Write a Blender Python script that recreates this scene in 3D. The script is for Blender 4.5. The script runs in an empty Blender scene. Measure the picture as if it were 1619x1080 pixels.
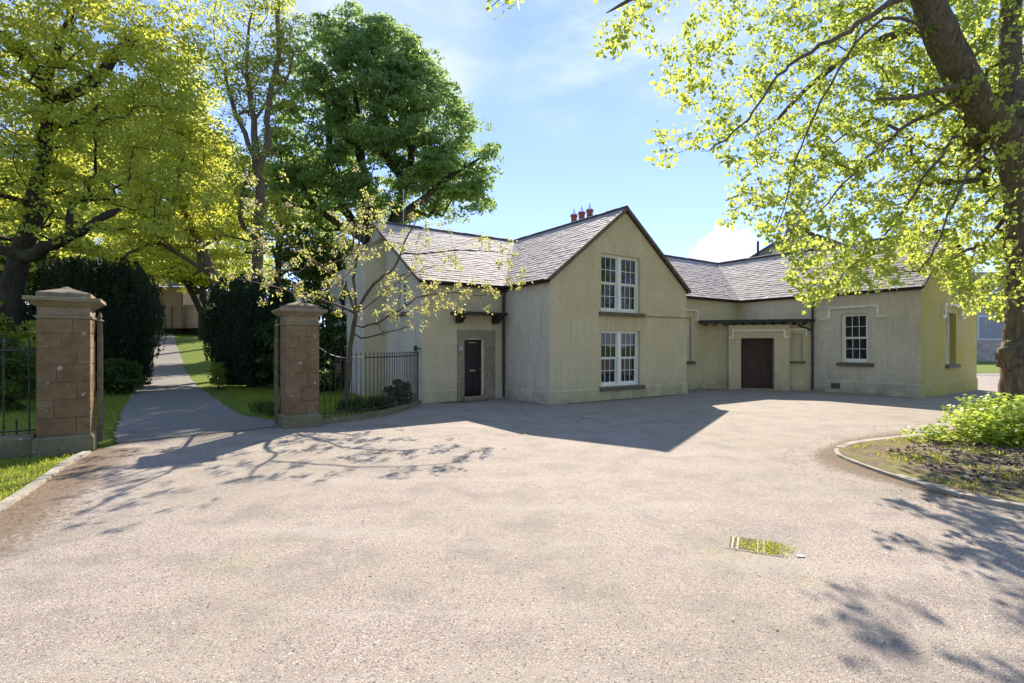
import bpy, math, random
import numpy as np
from mathutils import Vector, Matrix
random.seed(7); rng = np.random.default_rng(11)
scene = bpy.context.scene
COL = scene.collection
R = math.radians

# ------------------------------------------------------------ camera, sky, sun, exposure
CAM_H = 1.7
cd = bpy.data.cameras.new('camera'); cam = bpy.data.objects.new('camera', cd); COL.objects.link(cam)
cam.location = (0, 0, CAM_H); cam.rotation_euler = (R(90), 0, 0)
cd.lens = 18.0; cd.sensor_width = 36.0; cd.shift_y = 7.0/1619; cd.clip_start = 0.05; cd.clip_end = 3000
scene.camera = cam
SUN_AZ = math.atan2(1.2, 8.2); SUN_EL = math.atan2(6.15, 8.29)
w = bpy.data.worlds.new('World'); scene.world = w; w.use_nodes = True
nt = w.node_tree; N = nt.nodes; L = nt.links; N.clear()
out = N.new('ShaderNodeOutputWorld'); bg = N.new('ShaderNodeBackground')
sky = N.new('ShaderNodeTexSky'); sky.sky_type = 'NISHITA'; sky.sun_disc = False
sky.sun_elevation = SUN_EL; sky.sun_rotation = SUN_AZ
sky.altitude = 3500; sky.air_density = 1.0; sky.dust_density = 0.0; sky.ozone_density = 3.0
tc = N.new('ShaderNodeTexCoord')
# clouds: soft noise stretched flat, only in a few banks
mp = N.new('ShaderNodeMapping'); mp.inputs['Scale'].default_value = (1.0, 1.0, 2.6); mp.inputs['Location'].default_value = (0.35, 0.0, 0.1)
cn = N.new('ShaderNodeTexNoise'); cn.inputs['Scale'].default_value = 3.4; cn.inputs['Detail'].default_value = 9; cn.inputs['Roughness'].default_value = 0.58
cr = N.new('ShaderNodeMapRange'); cr.inputs['From Min'].default_value = 0.40; cr.inputs['From Max'].default_value = 0.72
cr.interpolation_type = 'SMOOTHSTEP'
mix = N.new('ShaderNodeMix'); mix.data_type = 'RGBA'; mix.inputs['B'].default_value = (2.9, 3.0, 3.15, 1)
L.new(tc.outputs['Generated'], mp.inputs['Vector']); L.new(mp.outputs['Vector'], cn.inputs['Vector'])
L.new(cn.outputs['Fac'], cr.inputs['Value'])
def cloud_bank(direction, r0, r1):
    d = Vector(direction).normalized()
    dp = N.new('ShaderNodeVectorMath'); dp.operation = 'DOT_PRODUCT'; dp.inputs[1].default_value = d
    L.new(tc.outputs['Generated'], dp.inputs[0])
    m = N.new('ShaderNodeMapRange'); m.interpolation_type = 'SMOOTHSTEP'
    m.inputs['From Min'].default_value = math.cos(r1); m.inputs['From Max'].default_value = math.cos(r0)
    L.new(dp.outputs['Value'], m.inputs['Value']); return m.outputs['Result']
def addn(a, b, op='ADD'):
    m = N.new('ShaderNodeMath'); m.operation = op
    for k, x in enumerate((a, b)):
        if isinstance(x, (int, float)): m.inputs[k].default_value = x
        else: L.new(x, m.inputs[k])
    return m.outputs[0]
def dirpx(px, py): return ((px-810)/810, 1.0, (547-py)/810)
b1 = cloud_bank(dirpx(590, 20), R(2), R(14)); b2 = cloud_bank(dirpx(1060, 10), R(1), R(13))
b3 = cloud_bank(dirpx(900, 80), R(1), R(10)); b4 = cloud_bank(dirpx(1150, 412), R(0.5), R(5.5))
banks = addn(addn(addn(b1, addn(b2, 0.6, 'MULTIPLY')), addn(b3, 0.5, 'MULTIPLY')), 0.0)
# thin veil: noise soft ; cumulus near the roof: crisp
veil = addn(banks, addn(cr.outputs['Result'], 0.75, 'MULTIPLY'), 'MULTIPLY')
veil = addn(veil, addn(b1, 0.25, 'MULTIPLY'))
cn2 = N.new('ShaderNodeTexNoise'); cn2.inputs['Scale'].default_value = 26; cn2.inputs['Detail'].default_value = 8
mp2 = N.new('ShaderNodeMapping'); mp2.inputs['Scale'].default_value = (1, 1, 1.6); L.new(tc.outputs['Generated'], mp2.inputs['Vector']); L.new(mp2.outputs['Vector'], cn2.inputs['Vector'])
cum = N.new('ShaderNodeMapRange'); cum.interpolation_type = 'SMOOTHSTEP'; cum.inputs['From Min'].default_value = 0.95; cum.inputs['From Max'].default_value = 1.12
L.new(addn(addn(b4, 0.78, 'MULTIPLY'), cn2.outputs['Fac']), cum.inputs['Value'])
tot = N.new('ShaderNodeMath'); tot.operation = 'ADD'; tot.use_clamp = True
L.new(veil, tot.inputs[0]); L.new(cum.outputs['Result'], tot.inputs[1])
L.new(tot.outputs[0], mix.inputs['Factor'])
hs = N.new('ShaderNodeHueSaturation'); hs.inputs['Saturation'].default_value = 1.0
L.new(sky.outputs['Color'], hs.inputs['Color']); tn = N.new('ShaderNodeMix'); tn.data_type = 'RGBA'; tn.blend_type = 'MULTIPLY'; tn.inputs['Factor'].default_value = 1
tn.inputs['B'].default_value = (1.10, 0.90, 1.0, 1); L.new(hs.outputs['Color'], tn.inputs['A']); 
fl = N.new('ShaderNodeMix'); fl.data_type = 'RGBA'; fl.inputs['Factor'].default_value = 0.55; fl.inputs['B'].default_value = (.93, 1.46, 2.35, 1)
L.new(tn.outputs['Result'], fl.inputs['A']); L.new(fl.outputs['Result'], mix.inputs['A'])
L.new(mix.outputs['Result'], bg.inputs['Color']); bg.inputs['Strength'].default_value = 0.15
L.new(bg.outputs['Background'], out.inputs['Surface'])
SUN_DIR = Vector((math.sin(SUN_AZ)*math.cos(SUN_EL), math.cos(SUN_AZ)*math.cos(SUN_EL), math.sin(SUN_EL)))
sl = bpy.data.lights.new('sun', 'SUN'); sl.energy = 4.0; sl.angle = R(0.5); sl.color = (1.0, 0.90, 0.76)
so = bpy.data.objects.new('sun', sl); COL.objects.link(so); so.location = (5, 40, 40)
so.rotation_euler = (-SUN_DIR).to_track_quat('-Z', 'Y').to_euler()
scene.view_settings.view_transform = 'Standard'; scene.view_settings.look = 'None'
scene.view_settings.exposure = 1.47; scene.view_settings.gamma = 1.0
scene.render.engine = 'CYCLES'
scene.cycles.max_bounces = 8; scene.cycles.transparent_max_bounces = 8; scene.cycles.transmission_bounces = 6
scene.cycles.diffuse_bounces = 4; scene.cycles.sample_clamp_indirect = 6.0

# ------------------------------------------------------------ helpers
def tag(o, label=None, cat=None, group=None, kind=None):
    for k, v in (('label', label), ('category', cat), ('group', group), ('kind', kind)):
        if v: o[k] = v
    return o
def empty(name, loc=(0, 0, 0), rz=0.0, **kw):
    o = bpy.data.objects.new(name, None); o.location = loc; o.rotation_euler = (0, 0, rz)
    o.empty_display_size = 0.3; COL.objects.link(o); tag(o, **kw); return o
class MB:
    def __init__(s): s.v = []; s.f = []; s.m = []; s.cur = 0
    def add(s, vs, fs):
        n = len(s.v); s.v += [tuple(x) for x in vs]; s.f += [tuple(i+n for i in f) for f in fs]; s.m += [s.cur]*len(fs); return s
    def hexa(s, c):   # 8 corners: bottom ring 4, top ring 4
        return s.add(c, [(3,2,1,0),(4,5,6,7),(0,1,5,4),(1,2,6,5),(2,3,7,6),(3,0,4,7)])
    def box(s, x0, x1, y0, y1, z0, z1):
        return s.hexa([(x0,y0,z0),(x1,y0,z0),(x1,y1,z0),(x0,y1,z0),(x0,y0,z1),(x1,y0,z1),(x1,y1,z1),(x0,y1,z1)])
    def frus(s, cx, cy, a0, b0, z0, a1, b1, z1):
        return s.hexa([(cx-a0,cy-b0,z0),(cx+a0,cy-b0,z0),(cx+a0,cy+b0,z0),(cx-a0,cy+b0,z0),(cx-a1,cy-b1,z1),(cx+a1,cy-b1,z1),(cx+a1,cy+b1,z1),(cx-a1,cy+b1,z1)])
    def tube(s, pts, rad, n=8, cap=True):
        pts = [Vector(p) for p in pts]; 
        if not isinstance(rad, (list, tuple)): rad = [rad]*len(pts)
        ref = None; base = len(s.v); vs = []
        for i, p in enumerate(pts):
            d = (pts[min(i+1, len(pts)-1)] - pts[max(i-1, 0)]).normalized()
            if ref is None:
                ref = Vector((1,0,0)) if abs(d.x) < .8 else Vector((0,1,0))
            ref = (ref - d*ref.dot(d)).normalized(); b = d.cross(ref)
            for k in range(n):
                t = 2*math.pi*k/n; vs.append(p + (ref*math.cos(t)+b*math.sin(t))*rad[i])
        fs = []
        for i in range(len(pts)-1):
            for k in range(n):
                a = i*n+k; c = i*n+(k+1) % n; fs.append((a, c, c+n, a+n))
        if cap: fs.append(tuple(range(n))[::-1]); fs.append(tuple((len(pts)-1)*n+k for k in range(n)))
        return s.add(vs, fs)
    def lathe(s, c, prof, n=16):
        vs = []; fs = []
        for r, z in prof:
            for k in range(n):
                t = 2*math.pi*k/n; vs.append((c[0]+r*math.cos(t), c[1]+r*math.sin(t), c[2]+z))
        for i in range(len(prof)-1):
            for k in range(n):
                a = i*n+k; b = i*n+(k+1) % n; fs.append((a, b, b+n, a+n))
        return s.add(vs, fs)
    def build(s, name, mats, parent=None, smooth=False, bevel=0, off=None):
        me = bpy.data.meshes.new(name)
        v = s.v if off is None else [(a-off[0], b-off[1], c-off[2]) for a, b, c in s.v]
        me.from_pydata(v, [], s.f)
        if not isinstance(mats, (list, tuple)): mats = [mats]
        for m in mats: me.materials.append(m)
        if len(mats) > 1: me.polygons.foreach_set('material_index', s.m)
        if smooth: me.polygons.foreach_set('use_smooth', [True]*len(me.polygons))
        me.update()
        o = bpy.data.objects.new(name, me); COL.objects.link(o)
        if parent is not None: o.parent = parent
        if bevel:
            b = o.modifiers.new('bevel', 'BEVEL'); b.width = bevel; b.segments = 2; b.limit_method = 'ANGLE'
        return o
def np_mesh(name, verts, nper, mat, parent=None, smooth=False, loops=None):
    """verts (F*nper,3) as separate polygons, or with explicit loops (F,nper)"""
    verts = np.asarray(verts, dtype=np.float32)
    if loops is None: loops = np.arange(len(verts), dtype=np.int32).reshape(-1, nper)
    F = len(loops); me = bpy.data.meshes.new(name)
    me.vertices.add(len(verts)); me.vertices.foreach_set('co', verts.ravel())
    me.loops.add(F*nper); me.loops.foreach_set('vertex_index', loops.astype(np.int32).ravel())
    me.polygons.add(F); me.polygons.foreach_set('loop_start', np.arange(0, F*nper, nper, dtype=np.int32))
    me.polygons.foreach_set('loop_total', np.full(F, nper, dtype=np.int32))
    if smooth: me.polygons.foreach_set('use_smooth', np.ones(F, dtype=bool))
    me.materials.append(mat); me.update(calc_edges=True)
    o = bpy.data.objects.new(name, me); COL.objects.link(o)
    if parent is not None: o.parent = parent
    return o

# ------------------------------------------------------------ materials
class NT:
    def __init__(s, name):
        s.m = bpy.data.materials.new(name); s.m.use_nodes = True; s.n = s.m.node_tree.nodes; s.l = s.m.node_tree.links
        s.p = s.n['Principled BSDF']; s.o = s.n['Material Output']
        s.co = s.n.new('ShaderNodeTexCoord').outputs['Object']
        s.geo = s.n.new('ShaderNodeNewGeometry')
    def pos(s): return s.geo.outputs['Position']
    def noise(s, sc, det=4, rough=.55, vec=None, scale=None, dist=0):
        t = s.n.new('ShaderNodeTexNoise'); t.inputs['Scale'].default_value = sc; t.inputs['Detail'].default_value = det
        t.inputs['Roughness'].default_value = rough; t.inputs['Distortion'].default_value = dist
        s.l.new(s.vec(vec, scale), t.inputs['Vector']); return t.outputs['Fac']
    def vec(s, vec, scale):
        v = vec if vec is not None else s.co
        if scale:
            m = s.n.new('ShaderNodeMapping'); m.inputs['Scale'].default_value = scale; s.l.new(v, m.inputs['Vector']); v = m.outputs['Vector']
        return v
    def voro(s, sc, vec=None, out='Distance', feat='F1', scale=None):
        t = s.n.new('ShaderNodeTexVoronoi'); t.feature = feat; t.inputs['Scale'].default_value = sc
        s.l.new(s.vec(vec, scale), t.inputs['Vector']); return t.outputs[out]
    def ramp(s, fac, stops):
        r = s.n.new('ShaderNodeValToRGB'); e = r.color_ramp.elements
        while len(e) < len(stops): e.new(0.5)
        for i, (p, c) in enumerate(stops):
            e[i].position = p; e[i].color = (c[0], c[1], c[2], 1) if isinstance(c, (tuple, list)) else (c, c, c, 1)
        s.l.new(fac, r.inputs['Fac']); return r.outputs['Color']
    def mr(s, v, a, b, c=0., d=1.):
        m = s.n.new('ShaderNodeMapRange'); m.inputs['From Min'].default_value = a; m.inputs['From Max'].default_value = b
        m.inputs['To Min'].default_value = c; m.inputs['To Max'].default_value = d; s.l.new(v, m.inputs['Value']); return m.outputs['Result']
    def mix(s, f, a, b, mode='MIX'):
        m = s.n.new('ShaderNodeMix'); m.data_type = 'RGBA'; m.blend_type = mode
        for k, x in (('Factor', f), ('A', a), ('B', b)):
            i = [q for q in m.inputs if q.name == k and (q.type == ('VALUE' if k == 'Factor' else 'RGBA'))][0]
            if isinstance(x, (int, float)): i.default_value = x
            elif isinstance(x, (tuple, list)): i.default_value = (x[0], x[1], x[2], 1)
            else: s.l.new(x, i)
        return [q for q in m.outputs if q.type == 'RGBA'][0]
    def math(s, op, a, b=0.):
        m = s.n.new('ShaderNodeMath'); m.operation = op
        for k, x in enumerate((a, b)):
            if isinstance(x, (int, float)): m.inputs[k].default_value = x
            else: s.l.new(x, m.inputs[k])
        return m.outputs[0]
    def sep(s, v=None):
        m = s.n.new('ShaderNodeSeparateXYZ'); s.l.new(v if v is not None else s.co, m.inputs[0]); return m.outputs
    def col(s, c):
        if isinstance(c, (tuple, list)): s.p.inputs['Base Color'].default_value = (c[0], c[1], c[2], 1)
        else: s.l.new(c, s.p.inputs['Base Color'])
        return s
    def rough(s, r, spec=None):
        if isinstance(r, (int, float)): s.p.inputs['Roughness'].default_value = r
        else: s.l.new(r, s.p.inputs['Roughness'])
        if spec is not None: s.p.inputs['Specular IOR Level'].default_value = spec
        return s
    def bump(s, h, dist=.01, st=1.0):
        b = s.n.new('ShaderNodeBump'); b.inputs['Distance'].default_value = dist; b.inputs['Strength'].default_value = st
        s.l.new(h, b.inputs['Height']); s.l.new(b.outputs['Normal'], s.p.inputs['Normal']); return s
def mat(name, c, r=.7, var=.12, sc=6, bump=.004, bsc=40, spec=.4, metal=0):
    t = NT(name); n = t.noise(sc, 6)
    lo = tuple(x*(1-var) for x in c); hi = tuple(min(1, x*(1+var)) for x in c)
    t.col(t.ramp(n, [(.3, lo), (.7, hi)])).rough(r, spec); t.p.inputs['Metallic'].default_value = metal
    if bump: t.bump(t.noise(bsc, 4), bump)
    return t.m

def leaf_mat(name, c1, c2, trans, tfac=.5, rough=.5, sc=.35, spec=.3):
    t = NT(name); p = t.pos()
    rnd = t.geo.outputs['Random Per Island']
    n = t.noise(sc, 3, vec=p)
    f = t.math('ADD', t.math('MULTIPLY', rnd, .55), t.math('MULTIPLY', t.mr(n, .3, .7), .45))
    c = t.mix(f, c1, c2); t.col(c).rough(rough, spec)
    tr = t.n.new('ShaderNodeBsdfTranslucent')
    tcx = t.mix(f, tuple(x*.8 for x in trans), tuple(min(1, x*1.15) for x in trans)); t.l.new(tcx, tr.inputs['Color'])
    ms = t.n.new('ShaderNodeMixShader'); ms.inputs[0].default_value = tfac
    t.l.new(t.p.outputs[0], ms.inputs[1]); t.l.new(tr.outputs[0], ms.inputs[2]); t.l.new(ms.outputs[0], t.o.inputs['Surface'])
    return t.m

def bark_mat(name, c, moss=(.10, .12, .04), mf=.4):
    t = NT(name); n = t.noise(3, 6, vec=t.pos(), scale=(6, 6, 1.1)); n2 = t.noise(1.3, 3, vec=t.pos())
    base = t.ramp(n, [(.32, tuple(x*.45 for x in c)), (.55, c), (.8, tuple(x*1.6 for x in c))])
    base = t.mix(t.mr(n2, .5, .72, 0, mf), base, moss); t.col(base).rough(.9, .2)
    t.bump(n, .03, 1.0); return t.m

def render_wall(name, c, dirt=(.20, .18, .11), algae=None, af=0.0, sills=()):
    """painted harled render with streaks under sills and a damp foot"""
    t = NT(name); x, y, z = t.sep()
    n = t.noise(1.1, 6); fine = t.noise(38, 6, .7); streak = t.noise(2.6, 5, scale=(3.2, 3.2, .22))
    c0 = t.mix(t.mr(n, .3, .75), tuple(q*.86 for q in c), tuple(q*1.08 for q in c))
    c0 = t.mix(t.mr(streak, .50, .85, 0, .42), c0, dirt)
    foot = t.math('MULTIPLY', t.mr(z, .75, 0.0), t.mr(t.noise(2.3, 5), .34, .62))
    c0 = t.mix(t.math('MULTIPLY', foot, .8), c0, dirt)
    c0 = t.mix(t.mr(t.noise(6, 7, .75), .45, .72, 0, .34), c0, dirt); c0 = t.mix(t.mr(fine, .35, .8, 0, .34), c0, tuple(q*.55 for q in c))
    for x0, x1, zt in sills:     # rain streaks washed down below each sill end
        mx = t.math('MULTIPLY', t.mr(x, x0-.06, x0+.05), t.mr(x, x1+.06, x1-.05)); mz = t.math('MULTIPLY', t.mr(z, zt-.95, zt-.1), t.mr(z, zt+.01, zt-.01))
        sn = t.mr(t.noise(7, 4, .7, scale=(2.2, 2.2, .12)), .42, .62)
        c0 = t.mix(t.math('MULTIPLY', t.math('MULTIPLY', mx, mz), t.math('MULTIPLY', sn, .6)), c0, tuple(q*.7 for q in dirt))
    if algae: c0 = t.mix(t.mr(t.noise(.9, 5), .38, .66, af*.35, af), c0, algae)
    t.col(c0).rough(.92, .15)
    t.bump(t.math('ADD', t.noise(70, 5, .75), t.math('MULTIPLY', t.noise(5, 3), 1.2)), .02, 1.0); return t.m

M = {}
M['wall_front'] = render_wall('cream_render_warm', (.80, .68, .45), (.30, .26, .16), (.58, .49, .27), .5, sills=((1.93, 4.08, 2.65), (1.93, 4.08, .29)))
M['wall_side'] = render_wall('cream_render_grey', (.77, .67, .50), (.30, .26, .18))
M['wall_end'] = render_wall('cream_render_algae', (.62, .54, .27), (.28, .23, .10), (.52, .42, .08), .85)
M['mould'] = mat('painted_moulding', (.80, .75, .60), .7, .15, 5)
M['white'] = mat('white_gloss_paint', (.80, .79, .72), .4, .05, 8, .001)
M['black'] = mat('black_gloss_metal', (.018, .017, .02), .35, .3, 10, .002)
M['iron'] = mat('weathered_iron', (.045, .038, .03), .6, .5, 14, .003)
M['gate'] = mat('lichened_gate_metal', (.16, .13, .08), .75, .4, 10, .004)
M['brownsill'] = mat('dark_stone_sill', (.14, .11, .075), .8, .35, 12)
M['door'] = mat('dark_brown_door_paint', (.022, .014, .016), .35, .3, 3, .001)
M['brass'] = mat('worn_brass', (.45, .36, .2), .35, .1, 10, 0, metal=.8)
M['pot'] = mat('terracotta', (.27, .095, .065), .8, .2, 10)
M['ridge'] = mat('dark_ridge_tile', (.075, .07, .072), .8, .3, 8)
M['mortar'] = mat('lime_mortar', (.40, .37, .32), .9, .2, 9)
M['plate'] = mat('enamel_plate', (.5, .48, .44), .4)
def tgreen(name, c, spec=.5, rough=.03):
    t = NT(name); t.col(c).rough(rough, spec); t.bump(t.noise(2.2, 2), .003, .6); return t.m
M['glass'] = tgreen('window_glass', (.012, .016, .015), .5, .02)
def plank_mat():
    t = NT('brown_door_boards'); x, y, z = t.sep()
    g = t.noise(5, 5, scale=(8, 8, .5)); t.col(t.ramp(g, [(.3, (.045, .022, .018)), (.7, (.11, .055, .042))])).rough(.6, .3); t.bump(g, .004); return t.m
M['plank'] = plank_mat()
def stone_mat(name, c, c2, lich=(.45, .43, .34)):
    t = NT(name); n = t.noise(2.4, 6); s = t.noise(30, 5, .7)
    rnd = t.geo.outputs['Random Per Island']
    b = t.mix(t.mr(t.math('ADD', t.math('MULTIPLY', n, .6), t.math('MULTIPLY', rnd, .22)), .22, .58), c, c2)
    b = t.mix(t.mr(s, .4, .75, 0, .35), b, tuple(q*.4 for q in c))
    vw = t.n.new('ShaderNodeVectorMath'); vw.operation = 'MULTIPLY_ADD'; nzc = t.n.new('ShaderNodeTexNoise'); nzc.inputs['Scale'].default_value = 9
    t.l.new(t.co, nzc.inputs['Vector']); t.l.new(nzc.outputs['Color'], vw.inputs[0]); vw.inputs[1].default_value = (.09, .09, .09); t.l.new(t.co, vw.inputs[2])
    vd = t.voro(6.5, vec=vw.outputs[0]); vc = t.voro(6.5, vec=vw.outputs[0], out='Color'); sc_ = t.n.new('ShaderNodeSeparateColor'); t.l.new(vc, sc_.inputs[0])
    sp = t.math('MULTIPLY', t.mr(t.math('SUBTRACT', t.math('MULTIPLY', sc_.outputs[0], .42), vd), .17, .20), .75)
    b = t.mix(t.mr(t.noise(5.5, 7, .75), .45, .72, 0, .75), b, tuple(q*.45 for q in c))
    b = t.mix(sp, b, lich)
    b = t.mix(t.mr(t.noise(1.7, 4), .5, .7, 0, .5), b, (.22, .20, .11))
    t.col(b).rough(.9, .2); t.bump(t.math('ADD', s, t.math('MULTIPLY', n, 1.5)), .012); return t.m
M['sand'] = stone_mat('lichened_red_sandstone', (.215, .12, .066), (.27, .195, .11))
M['sandcap'] = stone_mat('weathered_cap_stone', (.26, .20, .13), (.33, .27, .18))
M['sanddark'] = stone_mat('mossy_plinth_stone', (.20, .16, .10), (.26, .23, .13))
M['surround'] = stone_mat('dressed_door_stone', (.33, .26, .17), (.40, .33, .23), (.5, .47, .38))
def slate_mat():
    t = NT('weathered_slate'); rnd = t.geo.outputs['Random Per Island']
    n = t.noise(3, 5); f = t.noise(45, 5, .7)
    c = t.ramp(rnd, [(0, (.38, .32, .285)), (.35, (.43, .365, .33)), (.7, (.47, .40, .36)), (.97, (.54, .47, .42)), (1, (.26, .22, .20))])
    c = t.mix(t.mr(n, .5, .75, 0, .4), c, (.26, .25, .19)); c = t.mix(t.mr(f, .55, .8, 0, .5), c, (.45, .43, .38))
    t.col(c).rough(t.mr(f, .2, .8, .72, .9), .22); t.bump(t.noise(22, 5, .7), .006); return t.m
M['slate'] = slate_mat()
M['under'] = mat('roof_underlay', (.06, .055, .05), .9)

# ---- ground materials
def tarmac_mat():
    t = NT('worn_pale_tarmac'); p = t.pos()
    ag = t.voro(165, vec=p, out='Color'); agd = t.voro(165, vec=p)
    r = t.n.new('ShaderNodeSeparateColor'); t.l.new(ag, r.inputs[0]); v = r.outputs[0]; v2 = r.outputs[1]
    base = t.ramp(v, [(0, (.07, .06, .055)), (.09, (.13, .11, .10)), (.15, (.255, .212, .178)), (.55, (.315, .266, .226)), (.85, (.375, .32, .274)), (.97, (.54, .48, .41)), (1, (.72, .66, .57))])
    pink = t.mix(t.mr(v2, .90, .95, 0, .5), base, (.40, .22, .14))
    big = t.noise(.35, 6, .6, vec=p); mid = t.noise(1.6, 6, .65, vec=p)
    c = t.mix(t.mr(big, .42, .62, 0, .45), pink, (.27, .235, .18))
    c = t.mix(t.mr(mid, .47, .66, 0, .5), c, (.16, .135, .12))
    c = t.mix(t.mr(t.noise(.9, 5, .6, vec=p, scale=(.35, 1.6, 1)), .52, .68, 0, .35), c, (.42, .37, .32))
    moss = t.noise(.8, 6, .7, vec=p, dist=.5)
    c = t.mix(t.mr(moss, .57, .72, 0, .42), c, (.30, .28, .12))
    # darker stones
    dk = t.voro(42, vec=p, out='Color'); r2 = t.n.new('ShaderNodeSeparateColor'); t.l.new(dk, r2.inputs[0]); dkd = t.voro(42, vec=p)
    spot = t.math('MULTIPLY', t.mr(r2.outputs[0], .74, .77), t.mr(dkd, .36, .22))
    c = t.mix(t.math('MULTIPLY', spot, .75), c, (.06, .05, .05))
    lt = t.math('MULTIPLY', t.mr(r2.outputs[1], .88, .90), t.mr(dkd, .24, .14)); c = t.mix(t.math('MULTIPLY', lt, .7), c, (.62, .50, .42))
    # rusty wash of grit close to edges is laid as its own sheets
    t.col(c).rough(.88, .25)
    h = t.math('ADD', t.math('MULTIPLY', agd, -1.0), t.math('MULTIPLY', mid, .6))
    t.bump(h, .0035, .8); return t.m
M['tarmac'] = tarmac_mat()
def drive_mat():
    t = NT('drive_tarmac'); p = t.pos(); x, y, z = t.sep(p)
    ag = t.voro(80, vec=p, out='Color'); r = t.n.new('ShaderNodeSeparateColor'); t.l.new(ag, r.inputs[0])
    base = t.ramp(r.outputs[0], [(0, (.11, .10, .09)), (.5, (.19, .175, .16)), (1, (.31, .285, .25))])
    c = t.mix(t.mr(t.noise(.8, 5, vec=p), .45, .7, 0, .5), base, (.24, .21, .17))
    t.col(c).rough(.8, .35); t.bump(t.noise(70, 3, vec=p), .006); return t.m
M['drive'] = drive_mat()
def soil_mat(name, a, b, cgreen, gf):
    t = NT(name); p = t.pos(); n = t.noise(9, 7, .7, vec=p); g = t.noise(1.5, 5, .65, vec=p)
    c = t.ramp(n, [(.3, a), (.7, b)]); c = t.mix(t.mr(g, .45, .62, 0, gf), c, cgreen); t.col(c).rough(.95, .1)
    t.bump(n, .04); return t.m
M['soil'] = soil_mat('bed_soil', (.10, .07, .05), (.26, .20, .14), (.20, .20, .05), .8)
M['grit'] = soil_mat('rusty_grit', (.20, .11, .065), (.33, .22, .14), (.28, .24, .08), .5)
def lawn_mat():
    t = NT('lawn_grass'); p = t.pos(); n = t.noise(22, 6, .75, vec=p); g = t.noise(.5, 5, .6, vec=p)
    c = t.ramp(n, [(.25, (.085, .12, .018)), (.75, (.20, .27, .045))]); c = t.mix(t.mr(g, .45, .72, 0, .6), c, (.19, .20, .045))
    t.col(c).rough(.95, .1); t.bump(n, .05); return t.m
M['lawn'] = lawn_mat()
M['kerb'] = mat('kerb_concrete', (.30, .265, .21), .85, .3, 5, .01, 30)

# ------------------------------------------------------------ terrain
def terr(x, y):
    xs = np.asarray(x, float); ys = np.asarray(y, float)
    h = np.interp(ys, [22, 30, 37, 47, 60, 75, 400], [0, .22, .65, 2.05, 3.35, 3.7, 3.7])
    k = np.clip((-2 - xs)/6.0, 0, 1); k = k*k*(3-2*k)
    return h*k
def sheet(name, xs, ys, hf, mt):
    X, Y = np.meshgrid(xs, ys); Z = hf(X, Y); v = np.stack([X, Y, Z], -1).reshape(-1, 3)
    nx, ny = len(xs), len(ys); i = np.arange((ny-1)*(nx-1)); a = (i//(nx-1))*nx + i % (nx-1)
    return np_mesh(name, v, 4, mt, loops=np.stack([a, a+1, a+nx+1, a+nx], -1), smooth=True)
xs = np.concatenate([[-600, -300, -150], np.arange(-80, 81, 2.0), [150, 300, 600]])
ys = np.concatenate([[-300, -100, -40], np.arange(-20, 101, 2.0), [150, 300, 700]])
g = sheet('ground', xs, ys, lambda X, Y: terr(X, Y) - 0.03, M['lawn']); tag(g, kind='structure')

def poly_sheet(name, pts, z, mt, kind='structure', jit=0, sub=1):
    """filled polygon with optional wobbly edge"""
    P = []
    n = len(pts)
    for i in range(n):
        a = Vector(pts[i]).to_2d(); b = Vector(pts[(i+1) % n]).to_2d()
        k = max(1, int((b-a).length/sub)) if jit else 1
        for q in range(k):
            c = a.lerp(b, q/k); P.append((c.x+random.uniform(-jit, jit), c.y+random.uniform(-jit, jit), z))
    me = bpy.data.meshes.new(name); me.from_pydata(P, [], [tuple(range(len(P)))]); me.materials.append(mt); me.update()
    import bmesh
    bm = bmesh.new(); bm.from_mesh(me); bmesh.ops.triangulate(bm, faces=bm.faces[:])
    for f in bm.faces:
        f.normal_update()
        if f.normal.z < 0: f.normal_flip()
    bm.to_mesh(me); bm.free()
    o = bpy.data.objects.new(name, me); COL.objects.link(o)
    if kind: o['kind'] = kind
    return o
# house frame: u along the gable front, v away from the viewer
HA = math.atan2(.5625, .827); HO = (1.1, 14.8)
def HW(u, v): return (HO[0]+u*math.cos(HA)-v*math.sin(HA), HO[1]+u*math.sin(HA)+v*math.cos(HA))
fence_path = [(-4.28, 11.02), (-4.02, 11.30), (-3.6, 11.75), (-3.2, 12.35), (-2.95, 13.2), (-2.82, 14.1), (-2.76, 15.0)]
fc = [(-3.2, -6), (-3.9, 1.0), (-4.4, 3.2), (-5.28, 5.28), (-6.15, 6.85), (-6.72, 8.15), (-6.8, 8.6), (-6.85, 9.3), (-4.95, 11.3), (-4.6, 10.9)] + fence_path[1:] + [HW(-2.0, 4), HW(5, 5), HW(20, 3), (60, 40), (60, -6)]
poly_sheet('forecourt', fc, 0.0, M['tarmac'])
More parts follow.
